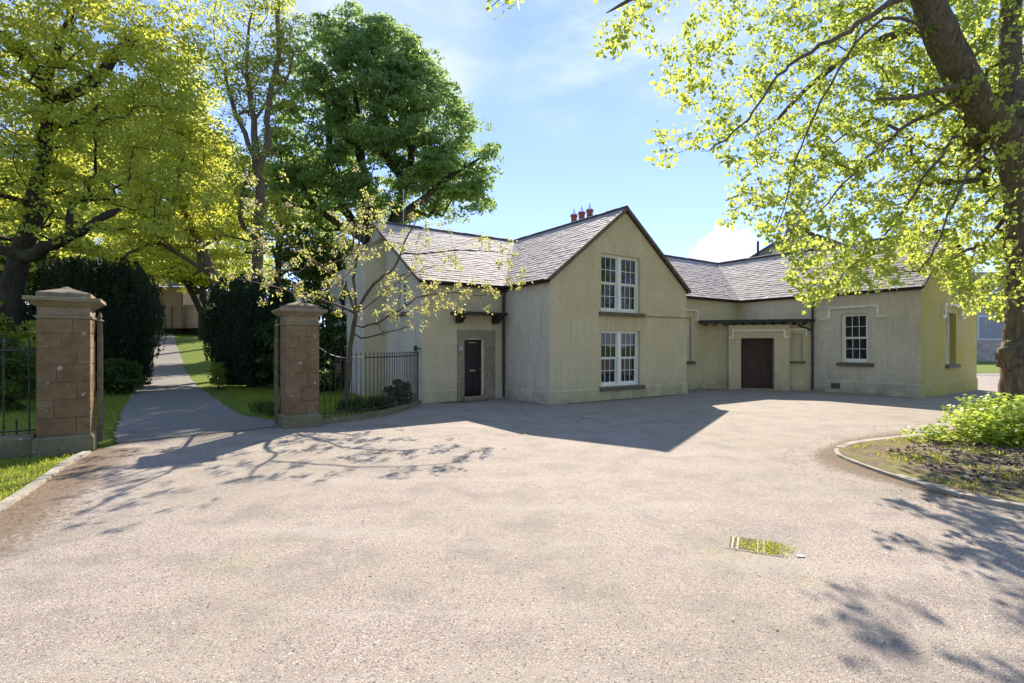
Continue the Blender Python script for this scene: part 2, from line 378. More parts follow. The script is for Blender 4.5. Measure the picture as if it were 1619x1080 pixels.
# drive through the gates
dl = [(-6.88, 8.9), (-7.65, 9.85), (-8.45, 10.95), (-9.4, 12.3), (-11.3, 15), (-14.8, 20), (-18.3, 25), (-21.7, 30), (-26.6, 37), (-33.9, 47), (-43.5, 60)]
dr = [(-4.75, 10.9), (-4.9, 11.2), (-5.4, 11.6), (-6.5, 12.4), (-8.5, 15), (-12.1, 20), (-15.7, 25), (-19.1, 30), (-23.8, 37), (-30.9, 47), (-39.6, 60)]
def strip(name, A, B, lift, mt):
    v = []; f = []
    # resample
    def rs(Pp, n):
        Pp = np.array(Pp); t = np.linspace(0, 1, len(Pp)); q = np.linspace(0, 1, n); return np.stack([np.interp(q, t, Pp[:, k]) for k in (0, 1)], -1)
    a = rs(A, 120); b = rs(B, 120)
    for i in range(120):
        ja = random.uniform(-.06, .06)
        for k in range(7):
            t = k/6; p = a[i]*(1-t)+b[i]*t
            if k in (0, 6): p = p+np.array([ja, 0])
            v.append((p[0], p[1], float(terr(p[0], p[1]))+lift))
    for i in range(119):
        for k in range(6):
            q = i*7+k; f.append((q, q+1, q+8, q+7))
    me = bpy.data.meshes.new(name); me.from_pydata(v, [], f); me.materials.append(mt)
    for pl in me.polygons: pl.use_smooth = True
    me.update(); o = bpy.data.objects.new(name, me); COL.objects.link(o); o['kind'] = 'structure'; return o
strip('drive', dl, dr, .012, M['drive'])
# gravel sweep before the far building
poly_sheet('gravel_yard', [(-50, 58), (-31, 54), (-24, 56), (-24, 64), (-52, 64)], 3.62, mat('pale_gravel', (.50, .44, .33), .9, .2, 20, .01), jit=.2, sub=2)
poly_sheet('road', [(30, 26), (80, 26), (80, 31), (26, 31)], 0.012, M['drive'])
poly_sheet('grass_verge', [(22, 32), (90, 32), (90, 54), (22, 54)], 0.02, M['lawn'])

# ------------------------------------------------------------ the house
house = empty('house', (HO[0], HO[1], 0), HA, label='L shaped cream rendered lodge with slate roofs and a two window gable', cat='house')
EZ = 3.72
class Fr:
    """wall frame in the house's own axes: a = along the wall (left to right seen from outside), n = outwards"""
    def __init__(s, o, a):
        s.o = Vector((o[0], o[1], 0)); s.a = Vector((a[0], a[1], 0)).normalized(); s.n = Vector((s.a.y, -s.a.x, 0))
    def p(s, t, z, d=0): return s.o + s.a*t + s.n*d + Vector((0, 0, z))
    def box(s, mb, t0, t1, z0, z1, d0, d1):
        mb.hexa([s.p(t0, z0, d1), s.p(t1, z0, d1), s.p(t1, z0, d0), s.p(t0, z0, d0), s.p(t0, z1, d1), s.p(t1, z1, d1), s.p(t1, z1, d0), s.p(t0, z1, d0)])
    def prism(s, mb, prof, t0, t1):   # prof list of (d,z), extruded along a
        n = len(prof); vs = [s.p(t0, z, d) for d, z in prof]+[s.p(t1, z, d) for d, z in prof]
        fs = [(i, (i+1) % n, n+(i+1) % n, n+i) for i in range(n)]+[tuple(range(n))[::-1], tuple(range(n, 2*n))]
        mb.add(vs, fs)
def wall_panel(fr, outline, holes, mt, depth=.22, name='wall', parent=house):
    import bmesh
    bm = bmesh.new(); edges = []
    loops = [outline]+[[(a, c), (b, c), (b, d), (a, d)] for a, b, c, d in holes]
    for lp in loops:
        vs = [bm.verts.new(fr.p(t, z)) for t, z in lp]
        edges += [bm.edges.new((vs[i], vs[(i+1) % len(vs)])) for i in range(len(vs))]
    bmesh.ops.triangle_fill(bm, use_beauty=True, edges=edges, normal=fr.n)
    bm.normal_update()
    for f in bm.faces:
        if f.normal.dot(fr.n) < 0: f.normal_flip()
    for a, b, c, d in holes:
        q = [(a, c), (b, c), (b, d), (a, d)]
        for i in range(4):
            (s0, z0), (s1, z1) = q[i], q[(i+1) % 4]
            bm.faces.new([bm.verts.new(fr.p(s0, z0)), bm.verts.new(fr.p(s0, z0, -depth)), bm.verts.new(fr.p(s1, z1, -depth)), bm.verts.new(fr.p(s1, z1))])
    me = bpy.data.meshes.new(name); bm.to_mesh(me); bm.free(); me.materials.append(mt)
    o = bpy.data.objects.new(name, me); COL.objects.link(o); o.parent = parent; return o
def rect(l, h=EZ): return [(0, -.05), (l, -.05), (l, h), (0, h)]
AF = Fr((0, 0), (1, 0)); AL = Fr((0, 2.4), (0, -1)); AR = Fr((6.2, 0), (0, 1))
CF = Fr((-2.91, 2.4), (1, 0)); CE = Fr((-2.91, 10.36), (0, -1))
DF = Fr((6.2, 1.07), (1, 0)); BL = Fr((11.16, 1.07), (0, -1)); BE = Fr((11.16, -5.32), (1, 0)); BR = Fr((16.90, -5.32), (0, 1))
up_w = (2.03, 3.80, 2.78, 4.60); lo_w = (2.03, 3.80, .42, 2.20)
wall_panel(AF, [(0, -.05), (6.2, -.05), (6.2, EZ), (3.1, 6.12), (0, EZ)], [up_w, lo_w], M['wall_front'])
wall_panel(AL, rect(2.4), [], M['wall_side']); wall_panel(AR, rect(1.07), [], M['wall_side'])
door_h = (1.41, 2.19, .13, 1.95)
wall_panel(CF, rect(2.91), [door_h], M['wall_front'], .28)
ce_w = (10.36-4.25, 10.36-3.65, 2.8, 4.0)
wall_panel(CE, [(0, -.05), (7.96, -.05), (7.96, EZ), (3.98, 6.12), (0, EZ)], [ce_w], M['wall_side'])
dw = (.85, 1.735, 1.11, 2.83); wall_panel(DF, rect(4.96), [dw], M['wall_front'])
bw = (1.07+2.93, 1.07+3.79, 1.11, 2.86); wall_panel(BL, rect(6.39), [bw], M['wall_side'])
ew = (2.38, 3.38, 1.05, 2.87); wall_panel(BE, [(0, -.05), (5.74, -.05), (5.74, EZ), (2.87, 5.82), (0, EZ)], [ew], M['wall_end'], .30)
wall_panel(BR, rect(12.25), [], M['wall_side'])
wall_panel(Fr((16.9, 6.93), (-1, 0)), [(0, 0), (10.7, 0), (10.7, EZ), (5.74, EZ), (2.87, 5.82), (0, EZ)], [], M['wall_side'])
wall_panel(Fr((6.2, 6.93), (0, 1)), rect(3.43), [], M['wall_side'])
wall_panel(Fr((6.2, 10.36), (-1, 0)), rect(9.11), [], M['wall_side'])
wall_panel(Fr((6.2, 2.4), (0, 1)), [(0, EZ-.3), (7.96, EZ-.3), (7.96, EZ), (3.98, 6.12), (0, EZ)], [], M['wall_side'])
# plinths: a slightly proud foot with a chamfered top
def plinth(fr, t0, t1, h, mt, d=.035):
    mb = MB(); fr.prism(mb, [(d, -.05), (d, h), (0.002, h+.04), (0.002, -.05)], t0, t1); return mb.build('plinth', mt, house)
plinth(AF, -.03, 6.23, .36, M['wall_front']); plinth(AL, 0, 2.4, .34, M['wall_side']); plinth(CF, 0, 1.14, .34, M['wall_front']); plinth(CF, 2.46, 2.9, .34, M['wall_side'])
plinth(BL, 3.05, 6.42, .42, M['wall_side']); plinth(BE, 0, 5.74, .42, M['wall_end']); plinth(DF, 0, 2.44, .42, M['wall_front']); plinth(CE, 2.0, 7.99, .3, M['wall_side'])

# roofs made of individual lapped slates
def slope(e0, edir, idir, length, run, tan, z0, mb, mbu):
    e0 = Vector((e0[0], e0[1], z0)); ed = Vector((edir[0], edir[1], 0)); idr = Vector((idir[0], idir[1], tan)).normalized()
    nrm = ed.cross(idr); 
    if nrm.z < 0: nrm = -nrm
    nrm.normalize(); sl_len = run*math.sqrt(1+tan*tan)
    def P(s, d, h): return e0+ed*s+idr*d+nrm*h
    flip = ed.cross(idr).z < 0
    def q(m, vs):
        m.add(vs if not flip else vs[::-1], [(0, 1, 2, 3)])
    q(mbu, [P(0, 0, -.01), P(length, 0, -.01), P(length, sl_len, -.01), P(0, sl_len, -.01)])
    q(mbu, [P(0, 0, -.09), P(0, sl_len, -.09), P(length, sl_len, -.09), P(length, 0, -.09)])
    ex = .172; n = int(sl_len/ex)+1
    for i in range(n):
        d0 = i*ex; d1 = min(d0+ex+.06, sl_len); s = -random.uniform(0, .25)
        if d1-d0 < .05: continue
        while s < length:
            wd = random.uniform(.18, .29); a = max(0, s)+.003; b = min(length, s+wd)-.003; s += wd
            if b-a < .03: continue
            j = random.uniform(-.007, .007); t = random.uniform(.015, .026); tl = random.uniform(-.003, .003)
            dd = max(0, d0+j) if i else -.03+j
            if random.random() < .012: dd -= .03
            mb_v = [P(a, dd, t+tl), P(b, dd, t-tl), P(b, d1, .006), P(a, d1, .006), P(a, dd, 0), P(b, dd, 0), P(a, d1, 0), P(b, d1, 0)]
            fs = [(0, 1, 2, 3), (4, 5, 1, 0), (5, 7, 2, 1), (6, 4, 0, 3)]
            if flip: fs = [f[::-1] for f in fs]
            mb.add(mb_v, fs)
OV = .12
roofs = []
def roof(parts):
    mb = MB(); mbu = MB()
    for p in parts: slope(*p, mb, mbu)
    r = mb.build('roof', M['slate'], house); mbu.build('underlay', M['under'], r); return r
tA = 2.43/3.1; tC = 2.43/3.98; tD = 2.12/2.93; tB = 2.12/2.87
rA = roof([((-OV, -.07), (0, 1), (1, 0), 6.45, 3.1+OV, tA, EZ-OV*tA), ((6.2+OV, -.07), (0, 1), (-1, 0), 6.45, 3.1+OV, tA, EZ-OV*tA)])
rC = roof([((-3.05, 2.4-OV), (1, 0), (0, 1), 9.3, 3.98+OV, tC, EZ-OV*tC), ((-3.05, 10.36+OV), (1, 0), (0, -1), 9.3, 3.98+OV, tC, EZ-OV*tC)])
rD = roof([((3.55, 1.07-OV), (1, 0), (0, 1), 10.48, 2.93+OV, tD, EZ-OV*tD), ((3.55, 6.93+OV), (1, 0), (0, -1), 10.48, 2.93+OV, tD, EZ-OV*tD)])
rB = roof([((11.16-OV, -5.40), (0, 1), (1, 0), 12.5, 2.87+OV, tB, EZ-OV*tB), ((16.9+OV, -5.40), (0, 1), (-1, 0), 12.5, 2.87+OV, tB, EZ-OV*tB)])
def ridge(p0, p1, r, step=.45):
    a = Vector(p0); b = Vector(p1); n = int((b-a).length/step); mb = MB()
    for i in range(n):
        q0 = a.lerp(b, i/n); q1 = a.lerp(b, (i+.985)/n); j = random.uniform(-.006, .006)
        mb.tube([q0+Vector((0, 0, j)), q1+Vector((0, 0, j))], random.uniform(.075, .085), 8)
    return mb.build('ridge_tiles', M['ridge'], r)
ridge((3.1, -.08, 6.15), (3.1, 6.4, 6.15), rA); ridge((-3.06, 6.38, 6.15), (6.26, 6.38, 6.15), rC)
ridge((3.5, 4.0, 5.86), (14.03, 4.0, 5.86), rD); ridge((14.03, -5.42, 5.86), (14.03, 7.1, 5.86), rB)
def valley(p0, p1, r):
    mb = MB(); a = Vector(p0); b = Vector(p1); n = 24
    for i in range(n):
        c = a.lerp(b, (i+.5)/n); d = (b-a).normalized()*((b-a).length/n*.49); s = d.cross(Vector((0, 0, 1))).normalized()*random.uniform(.05, .075)
        z = Vector((0, 0, .045)); z2 = Vector((0, 0, .0))
        mb.hexa([c-d-s+z2, c+d-s+z2, c+d+s+z2, c-d+s+z2, c-d-s+z, c+d-s+z, c+d+s+z, c-d+s+z])
    return mb.build('valley_mortar', M['mortar'], r)
valley((-.10, 2.30, EZ-.08), (3.05, 6.33, 6.13), rA); valley((11.07, .98, EZ-.08), (14.0, 3.97, 5.83), rB)
# verges (thin dark barge strips) and gutters
def bar3(mb, p0, p1, w, h, nrm):
    a = Vector(p0); b = Vector(p1); d = (b-a).normalized(); n = Vector(nrm); u = d.cross(n).normalized()
    if u.z < 0: u = -u
    mb.hexa([a-n*w/2-u*h, b-n*w/2-u*h, b+n*w/2-u*h, a+n*w/2-u*h, a-n*w/2, b-n*w/2, b+n*w/2, a+n*w/2])
def verge(pts, n, r):
    mb = MB()
    for a, b in zip(pts[:-1], pts[1:]): bar3(mb, a, b, .06, .10, n)
    return mb.build('verge', M['brownsill'], r)
verge([(-OV-.03, -.085, EZ-OV*tA+.03), (3.1, -.085, 6.19), (6.2+OV+.03, -.085, EZ-OV*tA+.03)], (0, 1, 0), rA)
verge([(-3.07, 2.4-OV-.03, EZ-OV*tC+.03), (-3.07, 6.38, 6.19), (-3.07, 10.5, EZ-OV*tC+.03)], (1, 0, 0), rC)
verge([(11.16-OV-.03, -5.415, EZ-OV*tB+.03), (14.03, -5.415, 5.89), (16.9+OV, -5.415, EZ-OV*tB+.03)], (0, 1, 0), rB)
def gutter(p0, p1, n):
    mb = MB(); a = Vector(p0); b = Vector(p1); n = Vector(n)
    k = 7; vs = []
    for q in (a, b):
        for i in range(k):
            t = math.pi*i/(k-1); vs.append(q+n*(math.cos(t)*.062)+Vector((0, 0, -math.sin(t)*.06)))
    mb.add(vs, [(i, i+1, i+1+k, i+k) for i in range(k-1)])
    mb.tube([a+n*.062, b+n*.062], .009, 6)
    L_ = (b-a).length; m = max(2, int(L_/.9))
    for i in range(m):
        c = a.lerp(b, (i+.5)/m); mb.tube([c+n*.06, c-n*.08+Vector((0, 0, -.06))], .012, 5)
    # fascia board behind
    d = (b-a); u = n*-.075
    mb.hexa([a+u-n*.012+Vector((0,0,-.09)), b+u-n*.012+Vector((0,0,-.09)), b+u+n*.012+Vector((0,0,-.09)), a+u+n*.012+Vector((0,0,-.09)), a+u-n*.012, b+u-n*.012, b+u+n*.012, a+u+n*.012])
    return mb.build('gutter', M['black'], house)
gz = EZ-.10
gutter((-3.0, 2.4-OV-.06, gz), (-.1, 2.4-OV-.06, gz), (0, -1, 0)); gutter((-OV-.06, 2.3, gz), (-OV-.06, -.02, gz), (-1, 0, 0))
gutter((6.3, 1.07-OV-.06, gz), (11.0, 1.07-OV-.06, gz), (0, -1, 0)); gutter((11.16-OV-.06, .95, gz), (11.16-OV-.06, -5.38, gz), (-1, 0, 0))
def downpipe(pts, shoe):
    mb = MB(); mb.tube(pts, .036, 10); p = Vector(pts[0])
    for z in (1.0, 2.0, 3.0): mb.tube([(pts[-1][0], pts[-1][1], z-.03), (pts[-1][0], pts[-1][1], z+.03)], .048, 10)
    mb.frus(p.x, p.y, .05, .05, p.z-.22, .09, .09, p.z-.02)
    o = mb.build('downpipe', M['black'], house, smooth=False); return o
downpipe([(-.13, 2.25, gz), (-.09, 2.31, 3.3), (-.09, 2.31, .05)], 0)
downpipe([(11.09, -1.98, gz), (11.09, -1.98, .05)], 0); downpipe([(-2.98, 10.3, gz), (-2.98, 10.3, 0)], 0)
mb = MB(); mb.tube([(10.75, -1.62, 2.50), (10.95, -1.82, 2.38), (11.09, -1.98, 2.28)], .03, 8); mb.build('downpipe', M['black'], house)
# chimney
mb = MB(); mb.box(4.72, 5.28, 3.38, 5.02, 4.2, 6.62); ch = mb.build('chimney', M['wall_side'], house)
mb = MB(); mb.box(4.66, 5.34, 3.32, 5.08, 6.62, 6.70); mb.box(4.69, 5.31, 3.35, 5.05, 6.70, 6.80); mb.build('chimney_cap', M['brownsill'], ch, bevel=.01)
for v in (3.72, 4.20, 4.68):
    mb = MB(); mb.lathe((5.0, v, 6.78), [(.001, 0), (.15, 0), (.15, .05), (.125, .08), (.12, .32), (.15, .33), (.15, .42), (.12, .425), (.11, .32)], 18)
    mb.build('chimney_pot', M['pot'], ch, smooth=False)
    mb = MB()
    for k in range(6):
        t = k*math.pi/3; c, s_ = math.cos(t), math.sin(t)
        mb.tube([(5+.10*c, v+.10*s_, 7.14), (5+.085*c, v+.085*s_, 7.22), (5+.03*c, v+.03*s_, 7.34), (5, v, 7.42)], .006, 4)
    mb.lathe((5, v, 7.24), [(.08, 0), (.088, .005), (.08, .01)], 12); mb.tube([(5, v, 7.40), (5, v, 7.46)], .015, 6)
    mb.build('pot_guard', M['iron'], ch)
# stair bay on the left end and the lower rear wing
BY = (-3.67, 5.4, 7.35)
bf = Fr((-3.67, 7.35), (0, -1)); bay_w = (.75, 1.15, 3.9, 4.75)
wall_panel(bf, [(0, 0), (1.95, 0), (1.95, 5.05), (0, 5.05)], [bay_w], M['wall_side'], .15)
mb = MB(); mb.add([(-3.67, 5.4, 0), (-2.9, 5.4, 0), (-2.9, 5.4, 5.5), (-3.67, 5.4, 5.05)], [(0, 1, 2, 3)]); mb.add([(-3.67, 7.35, 0), (-2.9, 7.35, 0), (-2.9, 7.35, 5.5), (-3.67, 7.35, 5.05)], [(3, 2, 1, 0)])
mb.build('wall', M['wall_front'], house)
mb = MB(); mbu = MB(); slope((-3.75, 5.34), (0, 1), (1, 0), 2.07, .7, .6, 5.02, mb, mbu); rr = mb.build('roof', M['slate'], house); mbu.build('underlay', M['under'], rr)
rw = Fr((-2.91, 12.67), (0, -1)); prof = [(0, 0), (2.3, 0), (2.3, 4.95), (1.2, 4.95)]+[(1.2-1.2*math.sin(t), 4.0+.95*math.cos(t)) for t in np.linspace(.2, math.pi/2, 7)]
wall_panel(rw, prof, [], M['wall_side'])
mb = MB(); n = len(prof); vs = [rw.p(t, z) for t, z in prof]+[rw.p(t, z, -.5) for t, z in prof]; mb.add(vs, [(i, i+n, (i+1) % n+n, (i+1) % n) for i in range(n)]+[tuple(range(n, 2*n))[::-1]]); mb.build('wing_wall', M['wall_side'], house)

# windows
def sash(mb, fr, t0, t1, z0, z1, d, cols, rows):
    """one double hung sash window: lower sash set back"""
    s = .045; zm = (z0+z1)/2
    for (a, b, dd) in ((zm, z1, d), (z0, zm, d-.035)):
        fr.box(mb, t0, t0+s, a, b, dd-.035, dd); fr.box(mb, t1-s, t1, a, b, dd-.035, dd)
        bot = .07 if a == z0 else .035
        fr.box(mb, t0+s, t1-s, b-.038, b, dd-.035, dd+.002); fr.box(mb, t0+s, t1-s, a, a+bot, dd-.035, dd+.002)
        for k in range(1, cols):
            c = t0+s+(t1-t0-2*s)*k/cols; fr.box(mb, c-.009, c+.009, a+bot, b-.038, dd-.03, dd-.006)
        for k in range(1, rows):
            c = a+bot+(b-.038-a-bot)*k/rows; fr.box(mb, t0+s, t1-s, c-.009, c+.009, dd-.031, dd-.007)
def pane(mb, fr, t0, t1, z0, z1, d):
    zm = (z0+z1)/2
    for a, b, dd in ((zm, z1, d-.02), (z0, zm, d-.055)):
        j = [random.uniform(-.002, .002) for _ in range(4)]
        mb.add([fr.p(t0, a, dd+j[0]), fr.p(t1, a, dd+j[1]), fr.p(t1, b, dd+j[2]), fr.p(t0, b, dd+j[3])], [(0, 1, 2, 3)])
def window(fr, hole, n, cols, rows, depth, sill=True, over=.10, mull=.16, box=.055):
    a, b, c, d = hole; fm = MB(); pm = MB(); dp = -depth
    root = MB(); fr.box(root, a, a+box, c, d, dp-.08, dp+.03); fr.box(root, b-box, b, c, d, dp-.08, dp+.03)
    fr.box(root, a+box, b-box, d-box, d, dp-.08, dp+.03); fr.box(root, a+box, b-box, c, c+.06, dp-.08, dp+.05)
    ia, ib = a+box, b-box
    wdt = (ib-ia-(n-1)*mull)/n
    win = root.build('window', M['white'], house, bevel=.004)
    for i in range(n):
        x0 = ia+i*(wdt+mull); x1 = x0+wdt
        sash(fm, fr, x0, x1, c+.06, d-box, dp, cols, rows); pane(pm, fr, x0+.01, x1-.01, c+.06, d-box, dp)
        if i < n-1: fr.box(fm, x1, x1+mull, c+.06, d-box, dp-.08, dp+.045)
    fm.build('frame', M['white'], win); pm.build('pane', M['glass'], win)
    if sill:
        sm = MB(); fr.prism(sm, [(.10, c-.13), (.10, c-.03), (-.03, c+.0), (-.18, c+.004), (-.18, c-.13)], a-over, b+over*1.6); sm.build('sill', M['brownsill'], win, bevel=.008)
    return win
window(AF, up_w, 2, 3, 2, .13, over=.1); window(AF, lo_w, 2, 3, 2, .13, over=.1)
window(DF, dw, 1, 3, 2, .14); window(BL, bw, 1, 3, 2, .14, over=.12); window(BE, ew, 1, 3, 2, .22); window(CE, ce_w, 1, 2, 2, .12); window(bf, bay_w, 1, 2, 2, .08, False)
# the cable on the gable
mb = MB(); mb.tube([AF.p(4.1, 2.69, .02), AF.p(4.7, 2.68, .02), AF.p(5.4, 2.70, .02), AF.p(6.2, 2.69, .02)], .012, 5); mb.build('wall_cable', M['brownsill'], house)
# hood mouldings
def hood(fr, pts, d=.07, h=.07, nm='hood_moulding'):
    mb = MB()
    for k, ((t0, z0), (t1, z1)) in enumerate(zip(pts[:-1], pts[1:])):
        e = .001*k
        if abs(z0-z1) < 1e-6: fr.box(mb, min(t0, t1)-h/2, max(t0, t1)+h/2, z0-h/2, z0+h/2, -.01, d+e); fr.box(mb, min(t0, t1)-h/2-.0, max(t0, t1)+h/2, z0+h/2-.015, z0+h/2+.008, -.012, d+.025+e)
        else: fr.box(mb, t0-h/2, t0+h/2, min(z0, z1)+h/2, max(z0, z1)-h/2, -.01, d+.003+e)
    return mb.build(nm, M['mould'], house, bevel=.006)
hood(DF, [(.4, 3.10), (2.05, 3.10), (2.05, 2.66)]); hood(BL, [(1.07+2.32, 2.72), (1.07+2.56, 2.72), (1.07+2.56, 3.10), (1.07+4.12, 3.10), (1.07+4.12, 2.72), (1.07+4.36, 2.72)], h=.08)
hood(BE, [(1.75, 2.72), (2.0, 2.72), (2.0, 3.15), (3.75, 3.15), (3.75, 2.72), (4.0, 2.72)], .10, .08)
# front door of the gable wing with stone surround, step, hood shelf
sur = MB()
def blk(a, b, c, d, e=.03): CF.box(sur, a+.003, b-.003, c+.003, d-.003, -.10, e+random.uniform(0, .006))
for z0, z1 in ((.0, .62), (.62, .95), (.95, 1.30), (1.30, 1.62), (1.62, 1.95)):
    blk(1.16, 1.41, z0, z1); blk(2.19, 2.545, z0, z1)
blk(1.16, 2.545, 1.95, 2.20)
sr = sur.build('door_surround', M['surround'], house, bevel=.006)
mb = MB(); CF.box(mb, 1.36, 2.24, -.03, .13, -.3, .10); mb.build('door_step', M['surround'], house, bevel=.01)
dm = MB(); CF.box(dm, 1.455, 2.145, .135, 1.90, -.24, -.20)
for zz0, zz1 in ((.25, .85), (.98, 1.72)):
    for a, b in ((1.52, 1.77), (1.83, 2.08)): CF.box(dm, a, b, zz0, zz1, -.21, -.185); 
door = dm.build('door', M['door'], house, bevel=.006)
mb = MB(); CF.box(mb, 1.41, 1.455, .13, 1.95, -.26, -.15); CF.box(mb, 2.145, 2.19, .13, 1.95, -.26, -.15); CF.box(mb, 1.455, 2.145, 1.90, 1.95, -.26, -.15); mb.build('door_frame', M['mould'], door)
mb = MB(); CF.box(mb, 1.70, 1.92, .885, .945, -.2, -.178); mb.build('letter_slot', M['brass'], door, bevel=.004)
mb = MB(); CF.box(mb, 1.68, 1.94, 1.79, 1.825, -.2, -.18); mb.build('ventilator_slot', M['brass'], door)
mb = MB(); mb.tube([CF.p(2.10, .95, -.2), CF.p(2.10, .95, -.14)], [.012, .028], 10); mb.build('door_handle', M['brass'], door, smooth=True)
mb = MB(); CF.box(mb, 1.22, 1.34, 1.56, 1.68, .03, .045); mb.build('number_plate', M['plate'], house)
shm = MB(); CF.box(shm, .93, 2.74, 2.66, 2.75, -.01, .46); sh = shm.build('door_canopy', M['black'], house, bevel=.008)
for a in (1.10, 2.42): 
    mb = MB(); CF.prism(mb, [(0, 2.40), (.2, 2.42), (.36, 2.55), (.38, 2.66), (0, 2.66)], a, a+.16); mb.build('bracket', M['black'], sh)
mb = MB(); mb.tube([CE.p(7.8, 1.62, 0), CE.p(7.8, 1.62, .12)], .02, 6); mb.lathe(tuple(CE.p(7.8, 1.55, .14)), [(.001, 0), (.05, 0), (.06, .1), (.03, .16), (.001, .17)], 10); mb.build('wall_lamp', M['black'], house)
# corner porch
PF = Fr((8.66, 1.07), (2.5, -2.99)); PLn = 3.897
pd = (1.386, 2.56, .06, 2.0); pn = (3.22, 3.59, 1.13, 2.18)
wall_panel(PF, [(0, -.05), (PLn, -.05), (PLn, 2.62), (0, 2.62)], [pd, pn], M['wall_front'], .14)
mb = MB(); PF.box(mb, .93, 1.386, -.03, 2.52, -.01, .24); PF.box(mb, 2.56, 3.09, -.03, 2.52, -.01, .24); PF.box(mb, 1.386, 2.56, 2.0, 2.52, -.01, .24); mb.build('portal', M['wall_front'], house, bevel=.01)
mb = MB(); PF.box(mb, 3.22, 3.59, 1.13, 2.18, -.16, -.13); mb.build('blind_niche', M['wall_side'], house)
mb = MB(); PF.box(mb, 3.15, 3.66, 1.03, 1.12, -.12, .09); mb.build('sill', M['brownsill'], house)
class FrO(Fr): pass
PG = Fr((8.66, 1.07), (2.5, -2.99)); PG.o = PG.o+PG.n*.24
hood(PG, [(.96, 2.02), (1.08, 2.02), (1.08, 2.30), (2.90, 2.30), (2.90, 2.02), (3.04, 2.02)]); hood(PF, [(3.13, 2.05), (3.13, 2.33), (3.70, 2.33), (3.70, 2.05)])
dmb = MB(); nb = 11
for i in range(nb):
    a = 1.386+(1.174)*i/nb; PF.box(dmb, a+.004, a+1.174/nb-.004, .07, 1.99, -.115, -.075-random.uniform(0, .004))
PF.box(dmb, 1.386, 2.56, .07, 1.99, -.135, -.11)
pdoor = dmb.build('boarded_door', M['plank'], house, bevel=.003)
mb = MB(); mb.tube([PF.p(1.50, 1.0, -.08), PF.p(1.50, 1.0, -.04)], .025, 8); mb.build('door_handle', M['iron'], pdoor)
mb = MB(); PF.box(mb, 1.392, 2.554, -.03, .06, -.14, .34); mb.build('door_step', M['surround'], house, bevel=.01)
# canopy slab over the porch with bracket row
pts = [PF.p(-.12, 0, .44), PF.p(PLn-.30, 0, .44), Vector((11.15, -2.05, 0)), Vector((11.15, 1.06, 0)), Vector((8.4, 1.06, 0))]
mb = MB(); k = len(pts); mb.add([(p.x, p.y, 2.60) for p in pts]+[(p.x, p.y, 2.71) for p in pts], [tuple(range(k))[::-1], tuple(range(k, 2*k))]+[(i, (i+1) % k, k+(i+1) % k, k+i) for i in range(k)])
pr = mb.build('porch_canopy', M['black'], house)
mb = MB(); mb.add([(p.x, p.y, 2.712) for p in pts], [tuple(range(k))]); mb.build('canopy_lead', M['mortar'], pr)
for i in range(11):
    t = .08+i*.35; mb = MB(); PF.prism(mb, [(0, 2.50), (.25, 2.50), (.40, 2.54), (.40, 2.598), (0, 2.598)], t, t+.07); mb.build('bracket', M['black'], pr)
# air bricks, TV pole
for t in (1.07+2.62, ):
    mb = MB(); BL.box(mb, t, t+.30, .14, .34, .03, .05)
    for q in range(6): BL.box(mb, t+.02+q*.045, t+.045+q*.045, .16, .32, .05, .062)
    mb.build('air_brick', M['brownsill'], house)
mb = MB(); mb.tube([(-1.85, 6.42, 6.1), (-1.85, 6.42, 7.55)], .018, 6)
mb.tube([(-1.95, 6.42, 7.1), (-1.75, 6.42, 7.1)], .012, 5)
mb.build('aerial', M['plate'], house)

# ------------------------------------------------------------ gate pillars, gates and railings
def pillar(c, label):
    t = empty('gate_pillar', (c[0], c[1], 0), HA, label=label, cat='gate pillar', group='stone gate pillars')
    h = .33
    sh = MB(); z = .27; row = 0
    zs = [.27, .55, .84, 1.12, 1.40, 1.66, 1.90, 2.14]
    for z0, z1 in zip(zs[:-1], zs[1:]):
        cut = (-.08 if row % 2 else .12)+random.uniform(-.05, .05)
        for a, b in ((-h, cut), (cut, h)):
            j = random.uniform(-.004, .004); sh.box(a+.002, b-.002, -h+j, h+j, z0+.003, z1-.003)
        row += 1
    sh.build('shaft', M['sand'], t, bevel=.010)
    core = MB(); core.box(-h+.012, h-.012, -h+.012, h-.012, .2, 2.3); core.build('mortar_core', M['sanddark'], t)
    pl = MB(); pl.box(-.375, .375, -.375, .375, -.05, .22); pl.frus(0, 0, .375, .375, .22, .34, .34, .27); pl.build('plinth', M['sanddark'], t, bevel=.012)
    cp = MB(); cp.frus(0, 0, .345, .345, 2.14, .36, .36, 2.18); cp.box(-.325, .325, -.325, .325, 2.18, 2.32)
    cp.frus(0, 0, .335, .335, 2.32, .46, .46, 2.41); cp.box(-.47, .47, -.47, .47, 2.41, 2.47)
    cp.box(-.335, .335, -.335, .335, 2.47, 2.55); cp.frus(0, 0, .335, .335, 2.55, .09, .09, 2.63); cp.frus(0, 0, .09, .09, 2.63, .012, .012, 2.675)
    cp.build('cap', M['sandcap'], t, bevel=.008)
    return t
u_ = Vector((math.cos(HA), math.sin(HA))); v_ = Vector((-math.sin(HA), math.cos(HA)))
PLc = Vector((-7.42, 7.98))+u_*.33+v_*.33; PRc = Vector((-4.64, 10.5))+u_*.33+v_*.33
pillar(PLc, 'red sandstone gate pillar beside the low wall at the left edge'); pillar(PRc, 'red sandstone gate pillar joined to the curved railings')
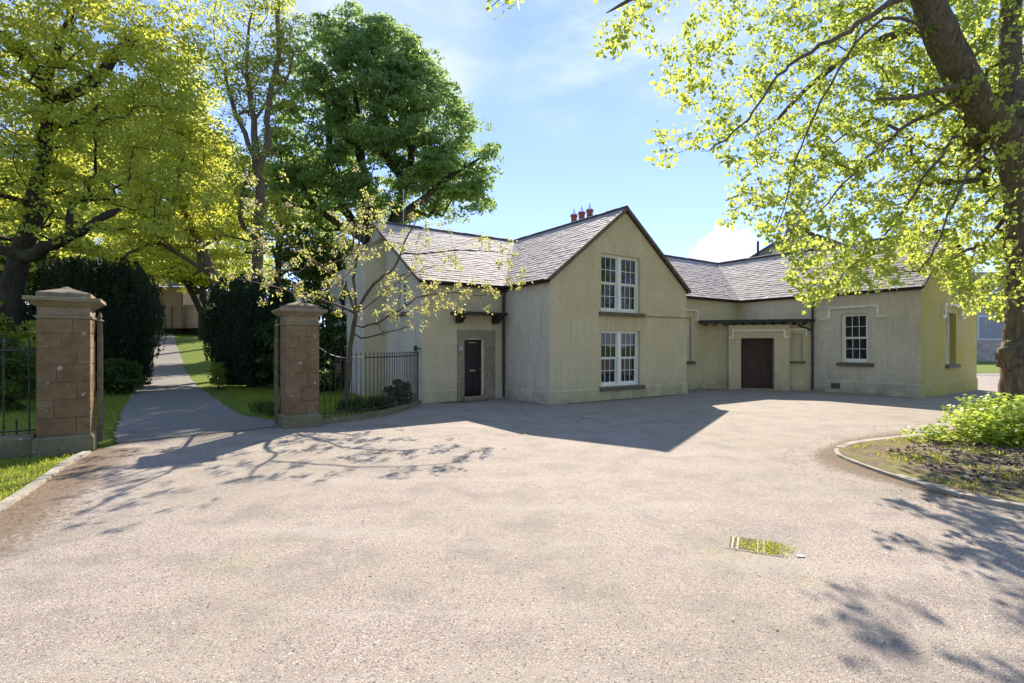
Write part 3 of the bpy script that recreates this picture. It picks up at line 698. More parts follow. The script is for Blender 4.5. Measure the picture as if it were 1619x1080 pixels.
def gate(hx, hy, ang, label, wd=1.45):
    t = empty('gate', (hx, hy, 0), ang, label=label, cat='gate', group='open iron gate leaves')
    f = MB(); f.box(-.035, .035, -.035, .035, .04, 2.12); f.lathe((0, 0, 2.12), [(.055, 0), (.06, .02), (.02, .04), (.035, .09), (.004, .17)], 8)
    f.build('heel_post', M['gate'], t)
    f = MB(); f.box(wd-.03, wd+.02, -.025, .025, .08, 1.9)
    for z in (.16, .95, 1.88): f.box(.035, wd-.03, -.018, .018, z, z+.05)
    f.tube([(.03, 0, 1.75), (.12, 0, 1.98), (.03, 0, 2.05)], .014, 6)
    f.build('frame', M['gate'], t)
    n = 11
    for i in range(n):
        x = .03+(wd-.06)*(i+1)/(n+1); b = MB(); b.tube([(x, 0, .1), (x, 0, 1.98), (x, 0, 2.06)], [.011, .011, .003], 6); b.build('bar', M['gate'], t)
    return t
hl = PLc+u_*.40+v_*.28; ga = math.atan2(hl.y, hl.x); gate(hl.x, hl.y, math.atan2(.79, -.61), 'iron gate leaf folded back behind the left pillar')
hr = PRc-u_*.40+v_*.30; gate(hr.x, hr.y, math.atan2(.90, -.435), 'iron gate leaf folded back behind the pillar by the railings')

def resample(P, step):
    P = [Vector(p) for p in P]; out_ = [P[0]]; acc = 0; 
    L_ = sum((b-a).length for a, b in zip(P[:-1], P[1:])); n = int(L_/step); res = []
    for k in range(n+1):
        d = L_*k/n; 
        for a, b in zip(P[:-1], P[1:]):
            l = (b-a).length
            if d <= l+1e-6: res.append(a.lerp(b, d/l)); break
            d -= l
    return res
def smooth_path(P, it=2):
    P = [Vector(p).to_2d() for p in P]
    for _ in range(it):
        Q = [P[0]]
        for a, b in zip(P[:-1], P[1:]): Q += [a.lerp(b, .25), a.lerp(b, .75)]
        Q.append(P[-1]); P = Q
    return P
# curved railings
fp = smooth_path(fence_path); bars = resample(fp, .128); n = len(bars)
rl = empty('railing', (bars[0].x, bars[0].y, 0), label='curved black iron railing between the right pillar and the house corner', cat='railing')
off = (bars[0].x, bars[0].y, 0)
def rail_top(i):
    s = i*.128
    return 1.43 + (.34*(1-s/.75)**2 if s < .75 else 0)
mb = MB(); rr = [(p.x, p.y, rail_top(i)) for i, p in enumerate(bars)]; mb.tube(rr, .014, 6); mb.tube([(p.x, p.y, .22) for p in bars], .013, 6); mb.build('rail', M['iron'], rl, off=off)
for i, p in enumerate(bars):
    b = MB(); big = i in (0, n-1)
    top = rail_top(i)+.11; r_ = .018 if big else .009
    b.tube([(p.x, p.y, .08), (p.x, p.y, top-.05), (p.x, p.y, top-.035), (p.x, p.y, top+.02)], [r_, r_, r_*1.8, .002], 6)
    b.build('bar', M['iron'], rl, off=off)
kb = MB()
for i in range(n-1):
    a, b2 = bars[i], bars[i+1]; d = (b2-a).normalized(); nn = Vector((d.y, -d.x))*.11
    kb.hexa([(a.x-nn.x, a.y-nn.y, -.05), (b2.x-nn.x, b2.y-nn.y, -.05), (b2.x+nn.x, b2.y+nn.y, -.05), (a.x+nn.x, a.y+nn.y, -.05), (a.x-nn.x, a.y-nn.y, .12), (b2.x-nn.x, b2.y-nn.y, .12), (b2.x+nn.x, b2.y+nn.y, .11), (a.x+nn.x, a.y+nn.y, .11)])
kb.build('kerb', M['sanddark'], rl, off=off)
# low wall and tall railings left of the left pillar
lw = empty('boundary_wall', (PLc.x, PLc.y, 0), HA, label='low mossy stone wall with iron railings on it left of the gate', cat='wall')
mb = MB(); mb.box(-7, -.376, -.2, .2, -.05, .24); mb.frus(-3.69, 0, 3.31, .2, .24, 3.31, .12, .30); mb.build('coping', M['sanddark'], lw)
mb = MB(); mb.box(-7, -.376, -.018, .018, .34, .365); mb.box(-7, -.376, -.018, .018, 1.62, 1.65); mb.build('rail', M['iron'], lw)
for i in range(44):
    x = -.46-.148*i; b = MB()
    tp = 1.80 if i % 2 == 0 else .52
    b.tube([(x, 0, .28), (x, 0, tp-.05), (x, 0, tp-.03), (x, 0, tp+.03)], [.011, .011, .017, .002], 6); b.build('bar', M['iron'], lw)

# kerbs
def kerb(name, pts, label, w=.12, h=.07, closed=False, seg=.9):
    P = resample(smooth_path(pts, 2), seg/3); k = MB(); t = empty(name, (P[0].x, P[0].y, 0), label=label, cat='kerb')
    for i in range(0, len(P)-1, 3):
        q = P[i:i+4]
        if len(q) < 2: break
        mb = MB()
        hz = h+random.uniform(-.008, .008)
        for j in range(len(q)-1):
            a, b = q[j], q[j+1]
            d = (b-a).normalized(); e0 = .006 if j == 0 else 0; e1 = .006 if j == len(q)-2 else 0
            da = ((q[j+1]-(q[j-1] if j else q[j]))).normalized(); db = ((q[min(j+2, len(q)-1)]-q[j])).normalized()
            na = Vector((da.y, -da.x))*w; nb_ = Vector((db.y, -db.x))*w; a = a+d*e0; b = b-d*e1
            mb.hexa([(a.x-na.x, a.y-na.y, -.06), (b.x-nb_.x, b.y-nb_.y, -.06), (b.x+nb_.x, b.y+nb_.y, -.06), (a.x+na.x, a.y+na.y, -.06), (a.x-na.x*.85, a.y-na.y*.85, hz), (b.x-nb_.x*.85, b.y-nb_.y*.85, hz), (b.x+nb_.x*.85, b.y+nb_.y*.85, hz), (a.x+na.x*.85, a.y+na.y*.85, hz)])
        mb.build('kerb_stone', M['kerb'], t, off=(P[0].x, P[0].y, 0))
    return t
kerb('kerb', [(-6.72, 8.10), (-6.5, 7.5), (-6.10, 6.80), (-5.28, 5.28), (-4.6, 3.6), (-4.1, 1.6), (-3.8, -.5)], 'straight pale stone kerb edging the grass at the left', .065, .035)
isl = [(14.5, 14.0), (12.0, 12.9), (10.2, 11.4), (8.7, 10.1), (7.37, 9.45), (6.2, 9.0), (5.45, 8.5), (5.05, 7.95), (4.98, 7.4), (4.95, 6.72), (5.0, 6.04), (5.1, 5.62), (5.4, 5.2), (6.5, 4.7), (9, 4.2), (14, 4.5)]
kerb('kerb', isl, 'curved pale concrete kerb round the tree bed at the right', .075, .045)
spi = smooth_path(isl, 2)
poly_sheet('flower_bed', [tuple(p) for p in spi]+[(18, 6), (19, 11), (16, 15)], .045, M['soil'])
# grit washed up along the kerb and under the verge (own sheets)
gt = NT('loose_grit'); gp_ = gt.pos(); gn = gt.noise(9, 7, .7, vec=gp_)
gt.col(gt.mix(gt.mr(gt.noise(60, 3, vec=gp_), .35, .65), gt.ramp(gn, [(.3, (.16, .115, .08)), (.7, (.32, .25, .18))]), (.20, .14, .09))).rough(.95, .1)
at_ = gt.n.new('ShaderNodeAttribute'); at_.attribute_name = 'cover'
gm_ = gt.mr(gt.math('ADD', at_.outputs['Fac'], gt.math('MULTIPLY', gt.math('SUBTRACT', gt.noise(14, 8, .8, vec=gp_), .5), 1.7)), .40, .75)
gt.l.new(gt.math('MULTIPLY', gm_, .68), gt.p.inputs['Alpha']); M['grit'] = gt.m
def grit_strip(inner, outer_, rows=8):
    v = []; f = []; at2 = []; n = len(inner)
    for i in range(n):
        for k in range(rows+1):
            q = k/rows; p = Vector(inner[i]).lerp(Vector(outer_[i]), q); v.append((p.x, p.y, .004)); e = min(i, n-1-i)/4
            at2.append(min(1, e)*(1-q))
    for i in range(n-1):
        for k in range(rows):
            a = i*(rows+1)+k; f.append((a, a+1, a+rows+2, a+rows+1))
    me = bpy.data.meshes.new('grit'); me.from_pydata(v, [], f); me.materials.append(M['grit'])
    a_ = me.attributes.new('cover', 'FLOAT', 'POINT'); a_.data.foreach_set('value', at2); me.update()
    o = bpy.data.objects.new('grit', me); COL.objects.link(o); o['kind'] = 'structure'
gp = smooth_path(isl[3:12], 2); outer = []
for i, p in enumerate(gp):
    a = gp[max(0, i-1)]; b = gp[min(len(gp)-1, i+1)]; d = (b-a).normalized(); nn = Vector((-d.y, d.x))
    c = Vector((8.5, 7.5)); s_ = 1 if (p-c).dot(nn) > 0 else -1
    outer.append(p+nn*s_*(.75+.3*math.sin(i*.35)))
grit_strip(gp, outer)
gl = smooth_path([(-6.85, 8.5), (-6.6, 8.0), (-6.10, 6.80), (-5.28, 5.28), (-4.6, 3.6), (-4.1, 1.6), (-3.8, -.5)], 3)
grit_strip(gl, [p+Vector((1.25, .35)) for p in gl])
gl2 = [Vector(HW(u, -.02)) for u in np.linspace(-.2, 6.4, 24)]; grit_strip(gl2, [p+Vector((.12, -.45)) for p in gl2])
gl2 = [Vector(HW(u, 2.38)) for u in np.linspace(-2.9, 0, 16)]; grit_strip(gl2, [p+Vector((.2, -1.0)) for p in gl2])
# ------------------------------------------------------------ drain, manhole, stone
gr = empty('drain_grate', (2.06, 4.36, 0), R(-26), label='rusty drain grate choked with weeds in the forecourt', cat='drain')
mb = MB()
for a, b, c, d in ((-.22, .22, -.17, -.14), (-.22, .22, .14, .17), (-.22, -.19, -.14, .14), (.19, .22, -.14, .14)): mb.box(a, b, c, d, -.02, .003)
mb.build('frame', M['iron'], gr)
mb = MB()
for x in (-.165, -.125, .03, .075): mb.box(x-.007, x+.007, -.14, .14, -.015, .0045)
mb.build('bars', mat('worn_steel', (.30, .26, .24), .6, .3, 20), gr)
mb = MB(); mb.box(-.19, .19, -.14, .14, .001, .0025); mb.build('silt', M['soil'], gr)
mh = empty('manhole_cover', (1.98, 12.2, 0), R(8), label='small flat inspection cover in the shaded forecourt before the gable', cat='manhole cover')
mb = MB(); mb.box(-.32, .32, -.22, .22, -.02, .012); mb.build('cover', M['kerb'], mh, bevel=.004)
mb = MB()
for q in (-.27, .27): mb.box(q-.03, q+.03, -.015, .015, .012, .016)
mb.build('lifting_slot', M['iron'], mh)
def stone(name, c, r, mt, label=None, cat=None):
    vs = []; fs = []; nlat, nlon = 5, 8
    mb = MB(); prof = [(.001, 0)]+[(math.sin(math.pi*(i+1)/6), .5-.5*math.cos(math.pi*(i+1)/6)) for i in range(5)]+[(.001, 1)]
    mb.lathe((0, 0, 0), prof, 9); mb.v = [(x*r*(1+.3*math.sin(3*x+y*5)), y*r*.6*(1+.2*math.sin(7*x)), z*r*.35) for x, y, z in mb.v]
    o = mb.build(name, mt); o.location = c; tag(o, label, cat); return o
stone('stone', (2.33, 4.13, 0), .035, M['mould'], 'small pale flat stone lying just right of the drain grate', 'stone')

# ------------------------------------------------------------ foliage machinery
def leaves(centers, size, normals=None, axis=None, wr=.6, fold=.18, droop=0.3, spread=1.0):
    """folded diamond leaves -> verts (n*4,3), tris loops (n*2,3)"""
    n = len(centers); c = np.asarray(centers, float)
    if np.isscalar(size): size = size*rng.uniform(.65, 1.25, n)
    if axis is None: axis = rng.normal(size=(n, 3))
    axis = axis+rng.normal(size=(n, 3))*.35*spread; axis[:, 2] -= droop
    axis /= np.linalg.norm(axis, axis=1)[:, None]+1e-9
    nr = rng.normal(size=(n, 3)) if normals is None else normals+rng.normal(size=(n, 3))*.55*spread
    nr -= axis*(nr*axis).sum(1)[:, None]; nr /= np.linalg.norm(nr, axis=1)[:, None]+1e-9
    s = np.cross(axis, nr); Ls = size[:, None]
    p0 = c; p2 = c+axis*Ls; mid = c+axis*Ls*.45
    p1 = mid+s*Ls*wr*.5+nr*Ls*fold; p3 = mid-s*Ls*wr*.5+nr*Ls*fold
    v = np.stack([p0, p1, p2, p3], 1).reshape(-1, 3); b = np.arange(n)[:, None]*4
    lo = np.concatenate([b+np.array([[0, 1, 2]]), b+np.array([[0, 2, 3]])], 1).reshape(-1, 3)
    return v, lo
def leaf_obj(name, parts, mt, parent, off):
    V = []; Lo = []; n = 0
    for v, lo in parts: V.append(v); Lo.append(lo+n); n += len(v)
    return np_mesh(name, np.concatenate(V)-np.array(off), 3, mt, parent, loops=np.concatenate(Lo))
class Skel:
    def __init__(s): s.P = []; s.par = []; s.fix = []
    def path(s, pts, radii, parent=-1, sub=3, wob=.0):
        """limb through given points (smoothed); returns index of last node"""
        ids = []; prev = parent
        pts = [np.array(p, float) for p in pts]
        if parent >= 0: pts = [s.P[parent]]+pts; radii = [radii[0]]+list(radii)
        for i in range(len(pts)-1):
            p0 = pts[max(0, i-1)]; p1 = pts[i]; p2 = pts[i+1]; p3 = pts[min(len(pts)-1, i+2)]
            for k in range(sub):
                if i == 0 and k == 0 and parent >= 0: continue
                t = k/sub
                q = .5*((2*p1)+(-p0+p2)*t+(2*p0-5*p1+4*p2-p3)*t*t+(-p0+3*p1-3*p2+p3)*t**3)
                if i+k > 0: q = q+rng.normal(size=3)*wob
                s.P.append(q); s.par.append(prev); s.fix.append(radii[i]*(1-t)+radii[i+1]*t); prev = len(s.P)-1; ids.append(prev)
        s.P.append(pts[-1]); s.par.append(prev); s.fix.append(radii[-1]); ids.append(len(s.P)-1)
        return ids
    def grow(s, A, seg=.6, jit=.08, root=None, back=.8, sag=0., skip=0):
        root = s.P[0] if root is None else np.array(root, float)
        A = np.asarray(A); A = A[np.argsort(np.linalg.norm(A-root, axis=1))]
        cap = len(s.P)+len(A)*40; PP = np.zeros((cap, 3)); PP[:len(s.P)] = s.P; RD = np.zeros(cap); m = len(s.P); RD[:m] = np.linalg.norm(PP[:m]-root, axis=1)
        RD[:skip] = 1e6
        tips = []
        for a in A:
            ra = np.linalg.norm(a-root); d = np.linalg.norm(PP[:m]-a, axis=1)
            cost = d+back*np.maximum(0, RD[:m]-ra+d*.35); j = int(np.argmin(cost)); D = d[j]
            k = max(1, int(math.ceil(D/seg))); prev = j; bul = rng.normal(size=3)*jit*D; bul[2] += sag*D
            for q in range(1, k+1):
                t = q/k; p = PP[j]*(1-t)+a*t+bul*4*t*(1-t)*.5+(rng.normal(size=3)*jit*.3*seg if q < k else 0)
                PP[m] = p; RD[m] = np.linalg.norm(p-root); s.P.append(p); s.par.append(prev); s.fix.append(0); prev = m; m += 1
                if m >= cap-1: break
            tips.append(m-1)
        return tips
    def radii(s, tip=.006, root_r=None, p=None):
        n = len(s.P); ch = np.zeros(n, int)
        for i in range(n):
            if s.par[i] >= 0: ch[s.par[i]] += 1
        nt = (ch == 0).sum()
        if p is None: p = math.log(max(nt, 2))/math.log(root_r/tip)
        acc = np.zeros(n)
        for i in range(n-1, -1, -1):
            if ch[i] == 0: acc[i] = tip**p
            if s.par[i] >= 0: acc[s.par[i]] += acc[i]
        r = acc**(1/p); fx = np.array(s.fix); r = np.where(fx > 0, fx, r)
        for i in range(n):      # a child is never thicker than its parent
            if s.par[i] >= 0 and fx[i] == 0: r[i] = min(r[i], r[s.par[i]]*.9)
        return r
    def mesh(s, name, mt, parent, off, tip=.006, root_r=.4, minr=0, rough=0., sides=None):
        r = s.radii(tip, root_r); n = len(s.P); kids = [[] for _ in range(n)]
        for i in range(n):
            if s.par[i] >= 0: kids[s.par[i]].append(i)
        mb = MB(); stack = [0]
        while stack:
            st = stack.pop(); chain = []; rad = []
            if s.par[st] >= 0: chain.append(s.P[s.par[st]]); rad.append(min(r[st]*1.15, r[s.par[st]]))
            c = st
            while True:
                chain.append(s.P[c]); rad.append(r[c])
                if not kids[c]: break
                ks = sorted(kids[c], key=lambda q: -r[q]); stack += ks[1:]; c = ks[0]
            if max(rad) < minr or len(chain) < 2: continue
            ns = sides or (18 if rad[0] > .18 else (8 if rad[0] > .06 else (5 if rad[0] > .02 else 3)))
            rad = [float(x) for x in rad]; n0 = len(mb.v); mb.tube(chain, rad, ns, cap=False)
            if rough and rad[0] > .1:
                for q in range(n0, len(mb.v)):
                    x, y, z = mb.v[q]; k = (q-n0)//ns; c0 = chain[k]; f = 1+rough*(math.sin(z*2.3+x*7)*.5+math.sin(z*5.1+y*9+x*4)*.35+random.uniform(-.3, .3))
                    mb.v[q] = (c0[0]+(x-c0[0])*f, c0[1]+(y-c0[1])*f, c0[2]+(z-c0[2])*f)
        return mb.build(name, mt, parent, smooth=True, off=off)
def in_ell(n, ells, shell=.0):
    """random points in a union of ellipsoids (cx,cy,cz,rx,ry,rz)"""
    wts = np.array([e[3]*e[4]*e[5] for e in ells]); wts = wts/wts.sum(); idx = rng.choice(len(ells), n, p=wts); E = np.array(ells)[idx]
    d = rng.normal(size=(n, 3)); d /= np.linalg.norm(d, axis=1)[:, None]
    r = rng.uniform(shell, 1, n)**(1/3 if shell == 0 else .6)
    return E[:, :3]+d*r[:, None]*E[:, 3:]
def at(px, Y, py=None, z=None):
    x = (px-810)/810*Y
    return np.array([x, Y, CAM_H+(547-py)/810*Y if z is None else z])
M['bark'] = bark_mat('grey_brown_bark', (.16, .118, .082)); M['bark_dark'] = bark_mat('dark_bark', (.055, .042, .03)); M['bark_cherry'] = bark_mat('cherry_bark', (.15, .11, .085), (.14, .14, .07), .3)

def clump_leaves(C, n_per, rad, size, flat=.55, dome=True, wr=.7):
    """leaf shells over each clump centre: more on the upper side"""
    N_ = len(C)*n_per; c = np.repeat(C, n_per, 0); rr = np.repeat(rng.uniform(.65, 1.25, len(C))*rad, n_per)
    d = rng.normal(size=(N_, 3)); 
    if dome: d[:, 2] = np.abs(d[:, 2])*1.1-.25
    d /= np.linalg.norm(d, axis=1)[:, None]
    r = rng.uniform(.55, 1.0, N_)
    p = c+d*(rr*r)[:, None]*np.array([1, 1, flat]); nr = d*np.array([1, 1, 1.4])
    ax = np.cross(nr, rng.normal(size=(N_, 3)))+d*.4
    return leaves(p, size, normals=nr, axis=ax, wr=wr, droop=.25)

def big_tree(name, base, trunk, radii, ells, ncl, n_per, crad, lsize, lmat, bmat, label, cat='tree', shell=.0, root_r=.4, tip=.012, flat=.55, extra=None, group=None, seg=1.0, grow_n=None, minr=.012, wr=.7):
    t = empty(name, tuple(base), label=label, cat=cat, group=group)
    s = Skel(); ids = s.path(trunk, radii, wob=.04)
    for pth, rd, k in (extra or []): s.path(pth, rd, parent=ids[k], wob=.04)
    C = in_ell(ncl, ells, shell); s.grow(C, seg=seg, jit=.10, root=trunk[0], skip=len(ids)//3)
    s.mesh('trunk', bmat, t, base, tip=tip, root_r=root_r, minr=minr, rough=.10)
    leaf_obj('crown', [clump_leaves(C, n_per, crad, lsize, flat, wr=wr)], lmat, t, base)
    return t

LM = {}
LM['spring'] = leaf_mat('spring_leaf', (.12, .16, .025), (.25, .27, .05), (.78, .80, .12), .58)
LM['spring2'] = leaf_mat('olive_spring_leaf', (.12, .15, .02), (.20, .22, .04), (.66, .72, .11), .55)
LM['deep'] = leaf_mat('deep_green_leaf', (.088, .16, .055), (.14, .22, .08), (.44, .60, .17), .5)
LM['lime'] = leaf_mat('lime_leaf', (.14, .20, .03), (.25, .30, .06), (.62, .71, .12), .55)
LM['cherry'] = leaf_mat('cherry_leaf', (.20, .24, .05), (.31, .32, .10), (.64, .64, .16), .5)
LM['blossom'] = leaf_mat('faded_blossom', (.50, .38, .33), (.62, .52, .44), (.6, .46, .38), .4)
LM['yew'] = leaf_mat('yew_needles', (.026, .046, .019), (.052, .078, .032), (.06, .09, .03), .15, .6)
LM['shade'] = leaf_mat('shrub_leaf', (.03, .06, .012), (.06, .10, .02), (.20, .28, .04), .35)

# --- 1 dense dark green tree behind the house
Y4 = 33.0
def E(px, py, Y, rx, ry, rz): c = at(px, Y, py); return (c[0], c[1], c[2], rx, ry, rz)
base = at(590, Y4, z=float(terr(-9, Y4)))
ell4 = [E(600, 110, Y4, 2.6, 3.2, 3.0), E(640, 130, Y4, 2.4, 3, 2.6), E(745, 300, Y4, 1.8, 2.4, 1.8), E(460, 260, Y4, 1.6, 2.5, 2.6), E(535, 115, Y4, 2.9, 3.2, 3.2), E(500, 225, Y4, 2.6, 3.5, 4.0), E(600, 150, Y4, 3.2, 3.6, 4.2), E(665, 195, Y4, 3.0, 3.4, 3.6), E(720, 255, Y4, 2.6, 3.0, 3.0), E(620, 275, Y4, 4.0, 3.6, 3.2), E(480, 300, Y4, 2.6, 3.0, 2.4), E(700, 300, Y4, 2.6, 2.6, 2.2), E(560, 60, Y4, 1.9, 2.2, 1.7), E(535, 320, Y4, 3.4, 3, 1.8)]
tr = [base, at(588, Y4, 420), at(580, Y4, 330), at(572, Y4, 240), at(560, Y4, 140)]
ex = [([at(640, Y4, 300), at(655, Y4, 220), at(660, Y4, 150)], [.28, .2, .1, .1], 3), ([at(530, Y4+.5, 300), at(520, Y4, 200), at(515, Y4, 120)], [.26, .2, .1, .1], 4), ([at(650, Y4-1, 330), at(710, Y4-1, 280), at(760, Y4-1, 250)], [.2, .14, .07, .05], 4), ([at(500, Y4-1, 330), at(470, Y4-1, 270)], [.2, .12, .06], 4)]
big_tree('sycamore_tree', base, tr, [.62, .52, .42, .28, .12], ell4, 760, 120, .84, .22, LM['deep'], M['bark_dark'], 'tall domed dark green tree rising behind the left slate roof', shell=.6, root_r=.6, tip=.02, flat=.5, extra=ex, seg=1.2)
# --- 2 big spring tree at the far left
Y1 = 17.5; base = at(8, Y1, z=0.0)
ell1 = [E(60, 120, Y1, 4.2, 4, 3.6), E(180, 120, Y1+1, 3.0, 4, 3.2), E(60, 260, Y1, 4.4, 4, 2.4), E(190, 270, Y1+1.5, 3.2, 3.5, 2.0), E(-120, 150, Y1, 5, 5, 5), E(120, 10, Y1, 4.5, 4.5, 3.0), E(60, 350, Y1+2, 2.8, 3, 1.0), E(260, 110, Y1+2, 1.8, 2.5, 2.0), E(150, 60, Y1, 3.5, 4, 3.0), E(10, 400, Y1+3, 2.5, 2, 1.2), E(230, 320, Y1+3, 2.2, 2, 1.6), E(40, 330, Y1-1, 2.6, 1.5, 1.6), E(150, 350, Y1, 2.6, 2, 1.2), E(20, 200, Y1-1.5, 3, 2, 3)]
tr = [base, at(18, Y1, 450), at(52, Y1, 345), at(72, Y1, 230), at(78, Y1, 130), at(105, Y1, 30), at(120, Y1, -80)]
ex = [([at(60, Y1-.3, 400), at(100, Y1-.5, 383), at(135, Y1-.6, 362), at(190, Y1, 330)], [.22, .17, .14, .10, .05], 4), ([at(130, Y1, 140), at(180, Y1+.5, 95), at(230, Y1+1, 30)], [.2, .16, .1, .05], 11), ([at(25, Y1, 75), at(-20, Y1-.5, 40), at(-90, Y1, -20)], [.2, .16, .12, .06], 12), ([at(130, Y1, 190), at(155, Y1+.5, 165)], [.1, .08, .04], 10)]
big_tree('beech_tree', base, tr, [.38, .32, .26, .2, .15, .11, .07], ell1, 950, 60, .58, .135, LM['spring'], M['bark_dark'], 'large yellow green tree with a leaning forked trunk at the left edge', root_r=.45, flat=.42, extra=ex, seg=.8, tip=.008, minr=.008)
# --- 3 slender tree left of the dome
Y3 = 27.0; base = at(405, Y3, z=float(terr(-13, Y3)))
tr = [base, at(408, Y3, 380), at(412, Y3, 300), at(405, Y3, 255), at(402, Y3, 190), at(388, Y3, 110), at(398, Y3, 20)]
ex = [([at(424, Y3, 230), at(424, Y3, 170), at(442, Y3, 90), at(440, Y3, 0), at(445, Y3, -60)], [.17, .15, .13, .1, .07, .03], 8), ([at(385, Y3, 210), at(362, Y3, 150), at(355, Y3, 105), at(340, Y3, 70)], [.13, .11, .08, .06, .03], 9), ([at(385, Y3, 360), at(380, Y3, 320), at(395, Y3, 270)], [.12, .1, .08, .05], 3), ([at(450, Y3, 130), at(465, Y3, 80)], [.07, .05, .03], 12)]
ell3 = [E(400, 60, Y3, 2.3, 2.4, 3.3), E(440, 30, Y3, 1.5, 2, 3), E(360, 130, Y3, 1.6, 2, 2.2), E(430, 160, Y3, 1.2, 1.6, 2.2), E(380, 250, Y3, 1.9, 2, 2.4), E(400, 340, Y3, 2.4, 2.6, 1.6)]
big_tree('ash_tree', base, tr, [.30, .26, .22, .2, .15, .09, .05], ell3, 380, 34, .5, .15, LM['spring2'], M['bark'], 'slender open crowned tree with forked stems beside the dark domed tree', root_r=.3, flat=.6, extra=ex, tip=.012, seg=.9)
# --- 4 tree between, and the belt behind the drive
Y2 = 31.0; base = at(352, Y2, z=float(terr(-17, Y2)))
tr = [base, at(338, Y2, 440), at(298, Y2, 345), at(284, Y2, 240), at(290, Y2, 150), at(293, Y2, 90)]
ell2 = [E(285, 150, Y2, 1.9, 2, 3.0), E(270, 260, Y2, 2.8, 3, 2.6), E(310, 330, Y2, 3.2, 3, 2.2), E(240, 350, Y2, 3.0, 3, 1.8), E(330, 230, Y2+1, 1.6, 2, 2), E(240, 400, Y2+3, 2.6, 2, 1.6), E(320, 400, Y2+3, 2.4, 2, 1.8)]
big_tree('maple_tree', base, tr, [.3, .26, .22, .17, .12, .05], ell2, 560, 75, .75, .19, LM['spring'], M['bark'], 'bright yellow green tree standing over the drive between the two yews', root_r=.3, flat=.5, tip=.012, extra=[([at(310, Y2, 400), at(330, Y2, 385), at(350, Y2, 372)], [.12, .1, .07, .04], 3), ([at(255, Y2, 385), at(215, Y2, 395), at(195, Y2, 410)], [.12, .1, .07, .04], 3)])
bgt = [(170, 46, 250, 6.0, 6.5, 'olive green tree beyond the left yew'), (320, 50, 300, 4.5, 6.5, 'pale green tree beyond the top of the drive'), (440, 44, 330, 6, 5.5, 'shaded green tree low behind the slender tree'), (60, 40, 300, 7, 6.5, 'broad green tree behind the leaning trunk at the left'), (-60, 34, 330, 6, 6, 'green tree at the extreme left behind the railings'), (520, 46, 430, 4.5, 4, 'low dark tree behind the right pillar'), (215, 56, 400, 6, 5, 'green tree beside the church wall left of its door'), (345, 58, 400, 6, 5.5, 'green tree right of the church side wall'), (285, 44, 425, 3.6, 1.9, 'light tree hanging low before the church at the top of the drive'), (120, 70, 330, 9, 8, 'far tall tree behind the left yew'), (270, 90, 360, 13, 9, 'farthest wide tree behind the church'), (30, 30, 440, 5, 3.2, 'low bushy tree filling the gap behind the left pillar'), (-70, 26, 450, 5, 3.5, 'low bushy tree at the far left behind the railings')]
for k, (px, Y, py, rx, rz, lb) in enumerate(bgt):
    base = at(px+(62 if 'low before' in lb else 0), Y, z=float(terr(-20, Y))); c = at(px, Y, py)
    ells = [(c[0]+rng.uniform(-.5, .5)*rx, c[1]+rng.uniform(-1, 1)*2, c[2]+rng.uniform(-.45, .45)*rz, rx*.62, rx*.5, rz*.55) for _ in range(6)]
    big_tree('woodland_tree', base, [base, (base+c)/2, c, c+np.array([0, 0, rz*.6])], [.35, .28, .2, .06], ells, 260, 62, 1.05, .27, LM[['spring2', 'spring', 'spring2', 'spring', 'spring2', 'shade', 'spring', 'spring2', 'spring2', 'spring', 'spring', 'spring2', 'shade'][k]], M['bark_dark'], lb, root_r=.35, group='woodland trees behind the drive', tip=.02, seg=1.6, minr=.03)

for k, (x_, y_) in enumerate([(-22, -20), (-9, -24), (3, -22), (15, -24), (28, -18)]):
    base = np.array([x_, y_, 0.]); c = base+np.array([0, 0, 8.5])
    ells = [(c[0]+rng.uniform(-3, 3), c[1]+rng.uniform(-1, 1)*2, c[2]+rng.uniform(-6, 5), 5.0, 3, 3.6) for _ in range(8)]
    big_tree('roadside_tree', base, [base, base+np.array([0, 0, 3.]), c, c+np.array([0, 0, 3.])], [.35, .28, .2, .06], ells, 240, 60, 1.3, .38, LM['spring2'], M['bark_dark'], ['tree across the road behind the viewer, far left', 'tree across the road behind the viewer, left', 'tree across the road behind the viewer, middle', 'tree across the road behind the viewer, right', 'tree across the road behind the viewer, far right'][k], root_r=.35, group='trees behind the viewer', tip=.03, seg=2, minr=.04)

